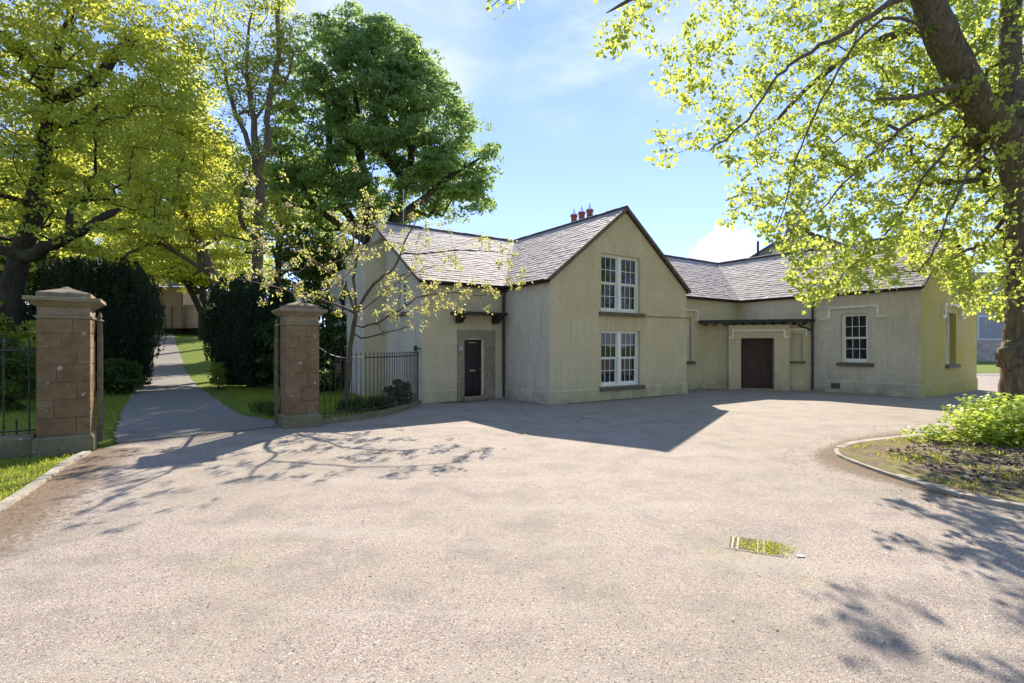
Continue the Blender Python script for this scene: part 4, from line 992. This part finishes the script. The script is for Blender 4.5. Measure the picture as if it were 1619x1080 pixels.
# --- yews: upright dense shoots
def yew(cx, cy, rx, ry, h, label, lean=0, n=240, top=.75):
    z0 = float(terr(cx, cy)); base = np.array([cx, cy, z0]); t = empty('yew_tree', tuple(base), label=label, cat='yew tree', group='yew trees flanking the drive')
    V = []; Lo = []; tips = []
    for i in range(n):
        a = rng.uniform(0, 2*math.pi); q = math.sqrt(rng.uniform(.25, 1)); z = rng.uniform(.15, 1)
        zz = min(1, z/.65); prof = (.62+.38*zz*zz*(3-2*zz))*(1 if z < top else math.sqrt(max(.02, 1-((z-top)/(1-top+.02))**2)))
        r = prof*(.93+.13*math.sin(a*5+z*3)); x = cx+math.cos(a)*rx*q*r+lean*z; y = cy+math.sin(a)*ry*q*r
        tips.append((x, y, z0+h*z))
    tips = np.array(tips)
    m = 150; c = np.repeat(tips, m, 0); tt = rng.uniform(0, 1, len(c)); ln = np.repeat(rng.uniform(1.0, 1.9, len(tips)), m)
    rad = .135*np.sin(np.clip(tt*.9+.12, 0, 1)*math.pi)**.7; ang = rng.uniform(0, 2*math.pi, len(c))
    p = c+np.stack([np.cos(ang)*rad, np.sin(ang)*rad, (tt-1)*ln+.1], -1)
    p[:, 2] = np.maximum(p[:, 2], z0+.12)
    ax = np.stack([np.cos(ang)*.6, np.sin(ang)*.6, np.full(len(c), .9)], -1)
    leaf_obj('crown', [leaves(p, .13, normals=np.stack([np.cos(ang), np.sin(ang), np.zeros(len(c))], -1), axis=ax, wr=.4, droop=0, spread=.8)], LM['yew'], t, base)
    s = Skel(); s.path([base, base+np.array([0, 0, h*.5])], [.22, .12]); s.grow(tips[::6], seg=.8, root=base); s.mesh('trunk', M['bark_dark'], t, base, tip=.02, root_r=.22, minr=.02)
    # dark inner mass of shoots
    return t
yew(*at(155, 20.5)[:2] if False else (at(147, 20.5, z=0)[0], 20.5), 2.45, 2.2, 5.15, 'broad black green yew left of the drive', lean=.25, n=560)
yew(at(402, 21.5, z=0)[0], 21.5, 1.75, 1.6, 4.55, 'narrow black green yew between the drive and the right pillar', lean=0, n=420, top=.85)
yew(at(460, 22.5, z=0)[0], 22.5, 1.1, 1.2, 3.9, 'smaller dark yew directly behind the right pillar', lean=0, n=130)

# --- shrubs
def shrub(name, c, ells, ncl, n_per, crad, ls, lmat, label, extra=None, group=None, cat='shrub'):
    base = np.array([c[0], c[1], float(terr(c[0], c[1]))]); t = empty(name, tuple(base), label=label, cat=cat, group=group)
    C = in_ell(ncl, ells); C[:, 2] = np.maximum(C[:, 2], base[2]+.05)
    leaf_obj('foliage', [clump_leaves(C, n_per, crad, ls, .7)], lmat, t, base)
    s = Skel(); s.path([base, base+np.array([0, 0, .25])], [.04, .03]); s.grow(C[::5], seg=.35, root=base); s.mesh('stem', M['bark_dark'], t, base, tip=.006, root_r=.05)
    if extra: extra(t, base, C)
    return t
def flowers(t, base, C):
    P = C[rng.choice(len(C), 26)]; v, lo = clump_leaves(P, 26, .10, .05, 1.0)
    leaf_obj('flowers', [(v, lo)], leaf_mat('magenta_petals', (.32, .03, .16), (.45, .06, .24), (.5, .08, .3), .3), t, base)
c = at(-5, 13.5, z=0); shrub('rhododendron', c, [(c[0], c[1], .9, 1.1, 1, 1.0), (c[0]-1.4, c[1]+.5, 1.1, 1.2, 1, 1.2)], 150, 50, .25, .11, LM['shade'], 'rhododendron with magenta flowers behind the left railings', flowers)
c = at(45, 16.5, z=0); shrub('laurel', c, [(c[0], c[1], 1.1, 1.7, 1.3, 1.3), (c[0]-2, c[1], 1.5, 1.6, 1.3, 1.7)], 190, 50, .3, .12, LM['spring2'], 'olive leaved shrub behind the left pillar')
c = at(188, 18.2, z=0); shrub('laurel', c, [(c[0], c[1], .55, .65, .6, .65)], 60, 50, .2, .12, LM['shade'], 'small glossy shrub at the foot of the broad yew')
c = at(346, 20.0, z=0); shrub('laurel', c, [(c[0], c[1], .6, .25, .3, .5)], 26, 40, .16, .09, LM['spring2'], 'thin pale shrub at the drive edge beside the narrow yew')
c = at(505, 19.5, z=0); shrub('laurel', c, [(c[0], c[1], 1.7, 1.1, 1.2, 2.0), (c[0]-1.5, c[1]+1, 1.3, 1.2, 1.2, 1.4)], 200, 50, .35, .14, LM['shade'], 'dark green shrub between the right pillar and the rear wing')
# low plants inside the railings
for k, (px, Y) in enumerate([(560, 13.4), (600, 13.8), (632, 14.3)]):
    c = at(px, Y, z=0); lb = ['leafy plant at the foot of the cherry tree', 'leafy plant right of the cherry trunk behind the railings', 'taller leafy plant before the end wall of the house', 'low plant close behind the middle of the railings', 'leafy plant against the house corner inside the railings'][k]
    hh = .7 if k == 2 else .28
    shrub('garden_plant', c, [(c[0], c[1], hh*.5, .38, .35, hh*.5)], 40, 22, .13, .09, LM['shade'], lb, group='plants inside the railings', cat='plant')
c = at(415, 12.6, z=0); 
def tuft(name, c, n, h, r, label, cat='plant', lm=None, group=None):
    base = np.array([c[0], c[1], float(terr(c[0], c[1]))]); a = rng.uniform(0, 2*math.pi, n); q = rng.uniform(0, 1, n)*r
    b = base+np.stack([np.cos(a)*q, np.sin(a)*q, np.zeros(n)], -1); hh = h*rng.uniform(.6, 1.1, n); ax = np.stack([np.cos(a)*.35, np.sin(a)*.35, np.ones(n)], -1)
    v, lo = leaves(b, hh, normals=rng.normal(size=(n, 3)), axis=ax, wr=.06, fold=.02, droop=0, spread=.3)
    o = leaf_obj(name, [(v, lo)], lm or LM['shade'], None, base); o.location = base; tag(o, label, cat, group); return o
tuft('daffodil_clump', at(415, 12.9, z=0), 160, .42, .25, 'clump of spent daffodil leaves on the lawn left of the right pillar')
tuft('daffodil_clump', at(432, 12.2, z=0), 90, .36, .18, 'smaller clump of daffodil leaves close beside the gate leaf')

# ------------------------------------------------------------ the cherry
YC = 13.0; base = at(547, 13.3, z=0.0)
t = empty('cherry_tree', tuple(base), label='young cherry tree with sparse yellow green leaves and faded blossom inside the railings', cat='cherry tree')
s = Skel(); ids = s.path([base, at(551, 13.25, 590), at(557, 13.2, 530), at(563, 13.1, 497)], [.085, .07, .06, .055], wob=.01)
def limb(pts, rd, par): return s.path([at(a, Y, b) for a, Y, b in pts], rd, parent=par, wob=.015)
f = ids[-1]
l1 = limb([(575, 13, 470), (600, 12.9, 440), (622, 12.9, 425), (640, 13.0, 385), (660, 13.1, 345)], [.042, .034, .026, .022, .014, .006], f)
l2 = limb([(545, 12.8, 450), (520, 12.5, 430), (490, 12.2, 405), (450, 11.9, 380), (420, 11.6, 330), (380, 11.4, 260)], [.035, .028, .022, .018, .014, .009, .005], f)
l3 = limb([(585, 12.7, 515), (620, 12.5, 498), (660, 12.4, 470), (720, 12.3, 463), (760, 12.4, 468), (805, 12.6, 462)], [.028, .022, .018, .014, .010, .007, .004], ids[-3])
l4 = limb([(560, 13.3, 440), (568, 13.6, 390), (575, 13.8, 340), (585, 14, 310)], [.04, .03, .02, .012, .006], f)
l5 = limb([(580, 12.9, 535), (620, 12.7, 523), (650, 12.6, 518)], [.025, .018, .012, .006], ids[-4])
l6 = limb([(530, 12.6, 480), (480, 12.2, 468), (420, 11.8, 450), (370, 11.5, 440)], [.03, .022, .015, .01, .005], f)
l7 = limb([(680, 12.7, 400), (740, 12.6, 395), (790, 12.7, 400), (825, 12.8, 405)], [.02, .015, .011, .008, .004], l1[-5])
l8 = limb([(555, 12.4, 400), (560, 11.9, 360), (570, 11.4, 330)], [.025, .018, .011, .006], l2[6])
l9 = limb([(470, 11.7, 430), (430, 11.2, 420), (380, 10.9, 410)], [.02, .014, .009, .005], l2[8])
l10 = limb([(600, 13.8, 470), (640, 14.2, 440), (690, 14.5, 420)], [.02, .014, .009, .005], f)
npath = len(s.P)
lim = []
for l in (l1, l2, l3, l4, l6, l7, l8, l9, l10): lim += l[3:]
A = []
for _ in range(230):
    i = random.choice(lim); p = s.P[i]; A.append(p+rng.normal(size=3)*np.array([.42, .5, .30]))
A = np.array(A); tips = s.grow(A, seg=.22, jit=.12, root=base, skip=len(ids), back=.3)
s.mesh('trunk', M['bark_cherry'], t, base, tip=.0035, root_r=.11, rough=.06)
P = np.array(s.P); tw = np.array(list(range(npath, len(P)))); sel = rng.choice(tw, 620); endp = np.concatenate([P[tips], P[tips[::2]], P[sel[:60]]]); endp = endp[endp[:, 2] > 1.95]
cc = np.repeat(endp, 9, 0)+rng.normal(size=(len(endp)*9, 3))*.055
leaf_obj('crown', [leaves(cc, .085, wr=.5, droop=.5)], LM['cherry'], t, base)
cb = endp[rng.choice(len(endp), 300)]; cb = np.repeat(cb, 9, 0)+rng.normal(size=(2700, 3))*.045
leaf_obj('blossom', [leaves(cb, .038, wr=.9, fold=.1)], LM['blossom'], t, base)

# ------------------------------------------------------------ the overhanging tree at the right
YT = 12.0; base = at(1612, YT, z=0.03)
t = empty('lime_tree', tuple(base), label='old tree with burred trunk and overhanging lime green branches at the right', cat='tree')
s = Skel(); ids = s.path([base, at(1610, YT, 600), at(1614, YT, 540), at(1616, YT, 450), at(1612, YT, 350), at(1604, YT, 270), at(1590, YT-.1, 215)], [.40, .32, .30, .27, .26, .28, .30], wob=.02, sub=5)
n0 = len(ids)
def limb(pts, rd, par, sub=4): return s.path([at(a, Y, b) for a, Y, b in pts], rd, parent=par, wob=.02, sub=sub)
top = ids[-1]
m1 = limb([(1545, 11.8, 165), (1510, 11.6, 100), (1478, 11.4, 30), (1455, 11.2, -60), (1440, 11, -180), (1400, 10.6, -300)], [.34, .33, .31, .28, .24, .18, .09], top)
m2 = limb([(1602, 12.3, 160), (1598, 12.6, 60), (1605, 12.8, -60), (1610, 13, -200)], [.24, .21, .18, .15, .08], top)
m3 = limb([(1640, 12.2, 150), (1700, 12.4, 80), (1780, 12.4, -20)], [.3, .26, .2, .1], top)
b1 = limb([(1430, 11, -5), (1380, 10.4, 25), (1330, 9.8, 55), (1270, 9.2, 90), (1230, 8.8, 120), (1180, 8.6, 190), (1120, 8.5, 240)], [.075, .052, .042, .032, .024, .018, .012, .006], m1[12])
b2 = limb([(1400, 10.8, 30), (1340, 10.3, 90), (1290, 9.9, 180), (1262, 9.6, 250), (1240, 9.4, 330), (1225, 9.3, 370)], [.034, .025, .019, .014, .011, .008, .005], m1[10])
b3 = limb([(1450, 11.2, 190), (1400, 10.8, 225), (1360, 10.4, 260), (1310, 10, 320), (1270, 9.7, 370)], [.045, .032, .023, .016, .010, .006], m1[4])
b4 = limb([(1520, 11.4, 215), (1490, 11.1, 245), (1450, 10.8, 300), (1400, 10.5, 370), (1340, 10.2, 430), (1300, 10.0, 470)], [.045, .035, .027, .02, .015, .01, .006], top)
b5 = limb([(1500, 10.8, 140), (1440, 10.0, 155), (1380, 9.6, 160)], [.055, .036, .024, .01], m1[5])
b6 = limb([(1360, 9.8, -90), (1220, 8.6, -80), (1080, 7.4, -40), (960, 6.6, 20)], [.07, .05, .035, .02, .008], m1[16])
b7 = limb([(1200, 8.6, -140), (980, 7.2, -120), (860, 6.4, -60), (800, 6.2, -10)], [.05, .035, .025, .016, .008], m1[18])
b8 = limb([(1540, 10.9, 260), (1510, 10.2, 320), (1480, 9.6, 390), (1450, 9.3, 440)], [.03, .025, .018, .012, .006], top)
b9 = limb([(1560, 12.6, 380), (1520, 12.6, 400), (1480, 12.4, 430)], [.05, .04, .025, .01], ids[22])
b10 = limb([(1500, 12.8, 50), (1400, 13.2, 60), (1300, 13.4, 120), (1220, 13.4, 200)], [.12, .1, .07, .04, .015], m1[8])
npath = len(s.P)
# volume of the visible crown: outline given per sight line, with real depth; the rest of the crown above and right
poly = np.array([(745, -60), (760, 15), (850, 5), (905, -10), (985, -5), (925, 60), (912, 105), (1000, 78), (1045, 60), (1035, 130), (1065, 175), (1030, 205), (1040, 262), (1100, 225), (1150, 270), (1135, 350), (1190, 352), (1225, 385), (1245, 440), (1285, 500), (1330, 462), (1400, 468), (1430, 430), (1475, 440), (1530, 500), (1570, 490), (1590, 530), (1640, 480), (1640, -60)])
def inpoly(x, y, P_):
    r = np.zeros(len(x), bool); n = len(P_)
    for i in range(n):
        x0, y0 = P_[i]; x1, y1 = P_[(i+1) % n]
        c = ((y0 > y) != (y1 > y)); xi = (x1-x0)*(y-y0)/(y1-y0+1e-9)+x0; r ^= c & (x < xi)
    return r
n_ = 60000; px = rng.uniform(740, 1640, n_); py = rng.uniform(-60, 505, n_)
dens = np.clip((px-700)/900, .12, 1)**1.2
Ymid = np.interp(px, [750, 900, 1040, 1200], [6.3, 6.9, 9.6, 0])+np.where(px >= 1040, np.interp(px, [1040, 1200], [0, 1])*np.interp(py, [0, 200, 350, 500], [13.8, 12.8, 10.8, 9.6]), 0); Yr = np.interp(px, [750, 900, 1040, 1300], [.3, .5, 2.0, 2.6])
Yy = Ymid+rng.uniform(-1, 1, n_)*Yr; Yy = np.where(px > 1535, np.where(rng.uniform(0, 1, n_) < .12, rng.uniform(10.6, 11.3, n_), rng.uniform(12.4, 15.5, n_)), np.where(px > 1425, rng.uniform(11.2, 14.5, n_), Yy)); k = inpoly(px, py, poly) & (rng.uniform(0, 1, n_) < dens*Yy**2/150)
A = np.stack([(px-810)/810*Yy, Yy, CAM_H+(547-py)/810*Yy], -1)[k][:3000]
hid = in_ell(900, [(8.5, 10.5, 11, 6.5, 5.0, 3.2), (11.8, 12, 11.5, 6, 6, 4), (15, 11, 8, 4, 5, 4), (11, 7.5, 8.5, 4.5, 3, 2.6)])
hid = hid[(CAM_H+(547+40)/810*hid[:, 1] < hid[:, 2]) | ((hid[:, 0]/hid[:, 1]*810+810) > 1640)]
print('right tree attractors', len(A), len(hid))
s.P = [np.array(p) for p in s.P]
tips = s.grow(np.concatenate([A, hid]), seg=.35, jit=.10, root=s.P[top], skip=n0, back=.45, sag=.03)
s.mesh('trunk', M['bark'], t, base, tip=.0045, root_r=.5, rough=.09)
P = np.array(s.P); tw = np.arange(npath, len(P)); par = np.array(s.par)
tp = np.array(tips); pts = [P[tp]]
for f_ in (.33, .66, 1.0): pts.append(P[tp]*(1-f_)+P[par[tp]]*f_)
pts = np.concatenate(pts); cc = np.repeat(pts, 4, 0)+rng.normal(size=(len(pts)*4, 3))*np.array([.075, .075, .05])
v1 = leaves(cc, .103, wr=.8, droop=.7, fold=.12)
leaf_obj('crown', [v1], LM['lime'], t, base)
for (px_, py_, r_) in ((1594, 562, .22), (1600, 572, .26), (1608, 550, .26), (1594, 440, .10), (1595, 385, .09), (1582, 215, .2), (1602, 560, .28)):
    mb = MB(); c = at(px_, YT-.12, py_); n0_ = len(mb.v); mb.lathe((0, 0, 0), [(.001, -1)]+[(math.cos(a), math.sin(a)) for a in np.linspace(-1.3, 1.3, 7)]+[(.001, 1)], 12)
    for q in range(n0_, len(mb.v)):
        x, y, z = mb.v[q]; f_ = 1+.18*math.sin(x*5+r_*40)+.15*math.sin(y*6+z*5)+random.uniform(-.06, .06); mb.v[q] = (c[0]+x*r_*f_, c[1]+y*r_*f_*.9, c[2]+z*r_*f_*.8)
    mb.build('burr', M['bark'], t, smooth=True, off=base)

# ------------------------------------------------------------ planting under the tree
def bush(c, n, label):
    base = np.array([c[0], c[1], .04]); t = empty('ground_elder_bush', tuple(base), label=label, cat='bush')
    ells = [(9.0, 8.7, .28, 1.3, 1.0, .46), (8.0, 8.8, .2, .8, .55, .36), (10.3, 8.7, .38, 1.5, 1.2, .52), (11.8, 8.8, .35, 1.5, 1.4, .56), (7.25, 8.9, .12, .4, .3, .22), (9.4, 9.5, .4, 1.3, .8, .42)]
    C = in_ell(n, ells); C = C[C[:, 2] > .03]
    top_ = np.clip(C[:, 2], 0, 1)
    cc = np.repeat(C, 4, 0)+rng.normal(size=(len(C)*4, 3))*np.array([.05, .05, .012])
    a = rng.uniform(0, 2*math.pi, len(cc)); ax = np.stack([np.cos(a), np.sin(a), np.full(len(cc), .1)], -1)
    nr = np.tile(np.array([0, 0, 1.]), (len(cc), 1)); leaf_obj('foliage', [leaves(cc, .10, normals=nr, axis=ax, wr=.75, droop=.15, fold=.10, spread=.7)], leaf_mat('fresh_low_leaf', (.22, .31, .04), (.34, .42, .07), (.62, .74, .12), .45), t, base)
    mb = MB()
    for q in C[::6]: mb.tube([(q[0]+rng.normal()*.05, q[1]+rng.normal()*.05, .02), (q[0], q[1], q[2])], .004, 3, cap=False)
    mb.build('stem', LM['shade'], t, off=base); return t
bush((9.3, 8.8), 4600, 'bright green leafy bush spreading at the foot of the old tree')
def blades(name, pts, h, lm, label, wr=.07, kind='stuff'):
    n = len(pts); hh = h*rng.uniform(.4, 1.2, n); ax = rng.normal(size=(n, 3))*.45; ax[:, 2] = 1
    v, lo = leaves(pts, hh, normals=rng.normal(size=(n, 3)), axis=ax, wr=wr, fold=.03, droop=0, spread=.3)
    o = leaf_obj(name, [(v, lo)], lm, None, (0, 0, 0)); tag(o, label, 'grass', kind=kind); return o
LM['grass'] = leaf_mat('grass_blade', (.17, .22, .025), (.28, .32, .05), (.60, .64, .07), .5, sc=1.2)
LM['drygrass'] = leaf_mat('dry_grass_blade', (.18, .17, .05), (.30, .26, .09), (.45, .40, .12), .4)
def scatter(poly_, n):
    P_ = np.array(poly_); x = rng.uniform(P_[:, 0].min(), P_[:, 0].max(), n*3); y = rng.uniform(P_[:, 1].min(), P_[:, 1].max(), n*3)
    k = inpoly(x, y, P_); return np.stack([x[k], y[k]], -1)[:n]
q = scatter([(-6.85, 8.1), (-6.22, 6.85), (-5.40, 5.30), (-4.9, 4.2), (-12, 2), (-14, 5), (-10, 6.3)], 26000)
blades('grass', np.column_stack([q, np.full(len(q), -.03)]), .075, LM['grass'], 'short mown grass on the verge before the low wall', .10)
q = scatter([(-5.4, 11.6), (-4.3, 11.3), (-3.4, 12.2), (-2.9, 14.6), (-6, 20), (-12.5, 22), (-7.4, 14.4)], 30000)
blades('grass', np.column_stack([q, np.full(len(q), -.03)]), .09, LM['grass'], 'lawn grass between the drive and the house', .12)
q = scatter([(-7.6, 9.4), (-8.4, 10.8), (-14, 19), (-22, 20), (-18, 12), (-11, 7.0), (-7.9, 8.8)], 30000)
blades('grass', np.column_stack([q, np.full(len(q), -.03)]), .09, LM['grass'], 'lawn grass left of the drive behind the gate', .12)
ip = [tuple(p) for p in spi]+[(18, 6), (19, 11), (16, 15)]
q = scatter([(5.1, 6.2), (5.15, 7.8), (5.6, 8.4), (7.2, 9.3), (9, 9.5), (10, 4.5), (6.6, 4.9), (5.3, 5.5)], 15000)
k = (np.sin(q[:, 0]*4.1+q[:, 1]*2)+np.sin(q[:, 1]*5.3-q[:, 0]*2.2)+rng.normal(size=len(q))*.5) > .55; q = q[k]
blades('grass', np.column_stack([q, np.full(len(q), .03)]), .085, LM['drygrass'], 'thin yellowish grass patches on the tree bed', .09)
k = rng.uniform(0, 1, len(q)) < .5; blades('weeds', np.column_stack([q[k]+.05, np.full(k.sum(), .03)]), .07, LM['grass'], 'green weeds growing on the tree bed', .2)
# bark and slate chips on the bed
q = scatter([(5.5, 6.9), (5.7, 7.9), (7.3, 8.9), (9.5, 8), (10, 5.2), (7, 5.3), (5.6, 6)], 1500)
mb = MB()
for x, y in q:
    a = random.uniform(0, 6.3); l = random.uniform(.012, .042); w_ = l*random.uniform(.3, .7); z = .045+random.uniform(0, .025); tx = random.uniform(-.3, .3)
    c_, s_ = math.cos(a), math.sin(a); mb.add([(x-c_*l-s_*-w_, y-s_*l-c_*w_, z-tx*.03), (x+c_*l-s_*-w_, y+s_*l-c_*w_, z+tx*.03+.01), (x+c_*l-s_*w_, y+s_*l+c_*w_, z+.018), (x-c_*l-s_*w_, y-s_*l+c_*w_, z+.005), (x, y, z-.02)], [(0, 1, 2, 3), (0, 4, 1), (1, 4, 2), (2, 4, 3), (3, 4, 0)])
tch = NT('bark_chips'); tch.col(tch.ramp(tch.geo.outputs['Random Per Island'], [(0, (.09, .07, .055)), (.5, (.22, .17, .13)), (.9, (.36, .30, .25)), (1, (.48, .44, .39))])).rough(.85, .2)
tag(mb.build('bark_chips', tch.m), 'grey and brown chips strewn over the tree bed', 'mulch', kind='stuff')
# weeds in the drain grate
a = rng.normal(size=(1500, 2))*np.array([.13, .09])+np.array([.06, 0]); a = a[(np.abs(a[:, 0]) < .27) & (np.abs(a[:, 1]) < .19)]; ca, sa = math.cos(R(-26)), math.sin(R(-26))
q = np.column_stack([2.09+a[:, 0]*ca-a[:, 1]*sa, 4.34+a[:, 0]*sa+a[:, 1]*ca, np.zeros(len(a))]); blades('weeds', q[::2], .022, LM['grass'], 'green weeds sprouting through the drain grate', .3); blades('weeds', q[1::2], .016, LM['drygrass'], 'dry yellow moss and weeds round the drain grate', .3)
# litter: dead leaf flakes along kerb, by the walls, over the yard
lit = []
for p in outer+list(gp): 
    for _ in range(26): lit.append((p[0]+random.gauss(0, .13), p[1]+random.gauss(0, .13)))
for _ in range(900):
    f_ = random.random(); lit.append((-6.0+1.2*f_+random.gauss(0, .25), 7.0-2.4*f_+random.gauss(0, .25)))
for _ in range(2200): lit.append((random.uniform(5.3, 9.5), random.uniform(5.2, 8.6)))
for _ in range(1100): lit.append((random.uniform(-6, 8), random.uniform(1.6, 13)))
for _ in range(900):
    u, v = random.choice([(random.uniform(0, 6.2), -.08-abs(random.gauss(0, .1))), (-.08-abs(random.gauss(0, .12)), random.uniform(0, 2.3)), (random.uniform(-2.8, -.1), 2.3-abs(random.gauss(0, .3))), (11.05-abs(random.gauss(0, .12)), random.uniform(-5.3, -2))]); lit.append(HW(u, v))
lit = np.array(lit); n = len(lit); a = rng.uniform(0, 6.28, n)
v, lo = leaves(np.column_stack([lit, np.where((lit[:, 0] > 5.3) & (lit[:, 1] < 8.7) & (lit[:, 1] > 5.1), .055, .010)]), rng.uniform(.008, .03, n), normals=np.tile([0, 0, 1.], (n, 1)), axis=np.stack([np.cos(a), np.sin(a), np.zeros(n)], -1), droop=0, wr=.6, fold=.15, spread=.2)
o = leaf_obj('leaf_litter', [(v, lo)], leaf_mat('dead_leaf', (.16, .08, .04), (.34, .20, .10), (.3, .15, .06), .2), None, (0, 0, 0)); tag(o, 'small brown dead leaves scattered over the forecourt', 'leaf litter', kind='stuff')

# ------------------------------------------------------------ buildings in the distance
far = empty('church', (-31, 62, 3.4), R(0), label='sandstone church with a pointed brown door at the top of the drive', cat='church')
st = stone_mat('pale_ashlar', (.19, .135, .08), (.25, .18, .11))
def farX(px, Y=62): return (px-810)/810*Y+31
mb = MB(); x0, x1, x2 = farX(190), farX(288), farX(322)
mb.box(x0, x1, 0, 10, -1, 5.5); mb.build('wall', st, far)
mb = MB(); mb.box(x1+.01, x2, .6, 9, -1, 3.3); mb.build('side_wall', mat('grey_rubble', (.25, .22, .18), .9, .3, 3), far)
mb = MB(); mb.add([(x1, .4, 3.3), (x2+.3, .4, 3.3), (x2+.3, 5, 5.5), (x1, 5, 5.5)], [(0, 1, 2, 3)]); mb.add([(x0-.3, -.3, 5.5), (x1+.3, -.3, 5.5), (x1+.3, 5, 10), (x0-.3, 5, 10)], [(0, 1, 2, 3)]); mb.build('roof', M['ridge'], far)
def arch(cx, w, h, d):
    pr = [(cx-w, 0), (cx+w, 0), (cx+w, h*.62)]+[(cx+w*math.cos(a), h*.62+h*.38*math.sin(a)**.8) for a in np.linspace(.2, math.pi-.2, 9)]+[(cx-w, h*.62)]
    m = MB(); n = len(pr); m.add([(x, d, z) for x, z in pr]+[(x, .05, z) for x, z in pr], [tuple(range(n))]+[(i, i+n, (i+1) % n+n, (i+1) % n) for i in range(n)]); return m
arch(farX(250), .78, 2.1, -.06).build('door_arch', mat('arch_stone', (.48, .38, .26), .9), far); arch(farX(250), .55, 1.75, -.10).build('door', mat('brown_church_door', (.20, .075, .04), .6), far)
mb = MB(); mb.tube([(farX(272), -.1, 0), (farX(272), -.1, 3.0)], .06, 6); mb.tube([(farX(289), -.05, 0), (farX(289), -.05, 5)], .08, 6); mb.build('downpipe', M['black'], far)
# grey building behind the right wing
GT = R(-25)
gb = empty('grey_building', (22, 40, 0), GT, label='tall grey rendered building with a big chimney behind the right wing roof', cat='building')
grey = render_wall('grey_render', (.24, .22, .22), (.14, .13, .12))
def gpt(px, py): p = (px-810)/810; x = (40*p-22)/(math.cos(GT)-p*math.sin(GT)); return (x, CAM_H+(547-py)/810*(40+x*math.sin(GT)))
gm = MB(); pr = [(gpt(1183, 545)[0], 0), (gpt(1345, 545)[0], 0), (gpt(1345, 375)[0], gpt(1345, 392)[1]), (gpt(1262, 365)[0], gpt(1262, 362)[1]), (gpt(1183, 410)[0], gpt(1183, 412)[1])]
n = len(pr); gm.add([(x, 0, z) for x, z in pr]+[(x, 9, z) for x, z in pr], [tuple(range(n)), tuple(range(n, 2*n))[::-1]]+[(i, i+n, (i+1) % n+n, (i+1) % n) for i in range(n)]); gm.build('wall', grey, gb)
gm = MB(); bar3(gm, (pr[4][0]-.2, -.1, pr[4][1]+.05), (pr[3][0], -.1, pr[3][1]+.12), .2, .14, (0, 1, 0)); bar3(gm, (pr[3][0], -.1, pr[3][1]+.12), (pr[2][0]+.2, -.1, pr[2][1]+.05), .2, .14, (0, 1, 0)); gm.build('verge', M['ridge'], gb)
cx = pr[3][0]; zt = gpt(1260, 326)[1]; gm = MB(); gm.box(cx-.75, cx+.55, 1, 2.2, pr[3][1]-1.2, zt-.3); gm.box(cx-.83, cx+.63, .92, 2.28, zt-.3, zt-.12); gm.build('chimney', grey, gb)
a_, z_ = gpt(1228, 400); gm = MB(); gm.box(a_-.3, a_+.3, -.06, .02, z_-.35, z_+.35); gm.build('window', mat('cream_blind', (.50, .46, .30), .6), gb)
a_, z_ = gpt(1199, 392); gm = MB(); gm.tube([(a_, -.2, z_-2), (a_, -.2, z_+.5)], .09, 8); gm.build('flue_pipe', M['black'], gb)
# pale building across the road at the far right
pb = empty('pale_building', (46, 56, 0), 0, label='pale grey building with a dark window across the road at the far right', cat='building')
mb = MB(); mb.box(-3, 22, 0, 10, -.1, 7.5); mb.build('wall', render_wall('pale_render', (.50, .46, .43), (.34, .31, .28)), pb)
mb = MB(); mb.box(-3.1, 22, -.12, -.005, 0, 2.2); mb.build('stone_base', mat('pink_rubble', (.40, .33, .28), .9, .3, 2), pb)
for x in (4.9, 11, 17): 
    mb = MB(); mb.box(x, x+3.6, -.06, .02, 2.4, 5.0); wd_ = mb.build('window', M['white'], pb); mb = MB(); mb.box(x+.1, x+3.5, -.08, -.06, 2.5, 4.9); mb.build('pane', mat('dusty_blind', (.30, .28, .30), .5), wd_)
mb = MB(); mb.add([(-3.5, -.5, 7.5), (22.5, -.5, 7.5), (22.5, 5, 10.5), (-3.5, 5, 10.5)], [(0, 1, 2, 3)]); mb.build('roof', M['ridge'], pb)
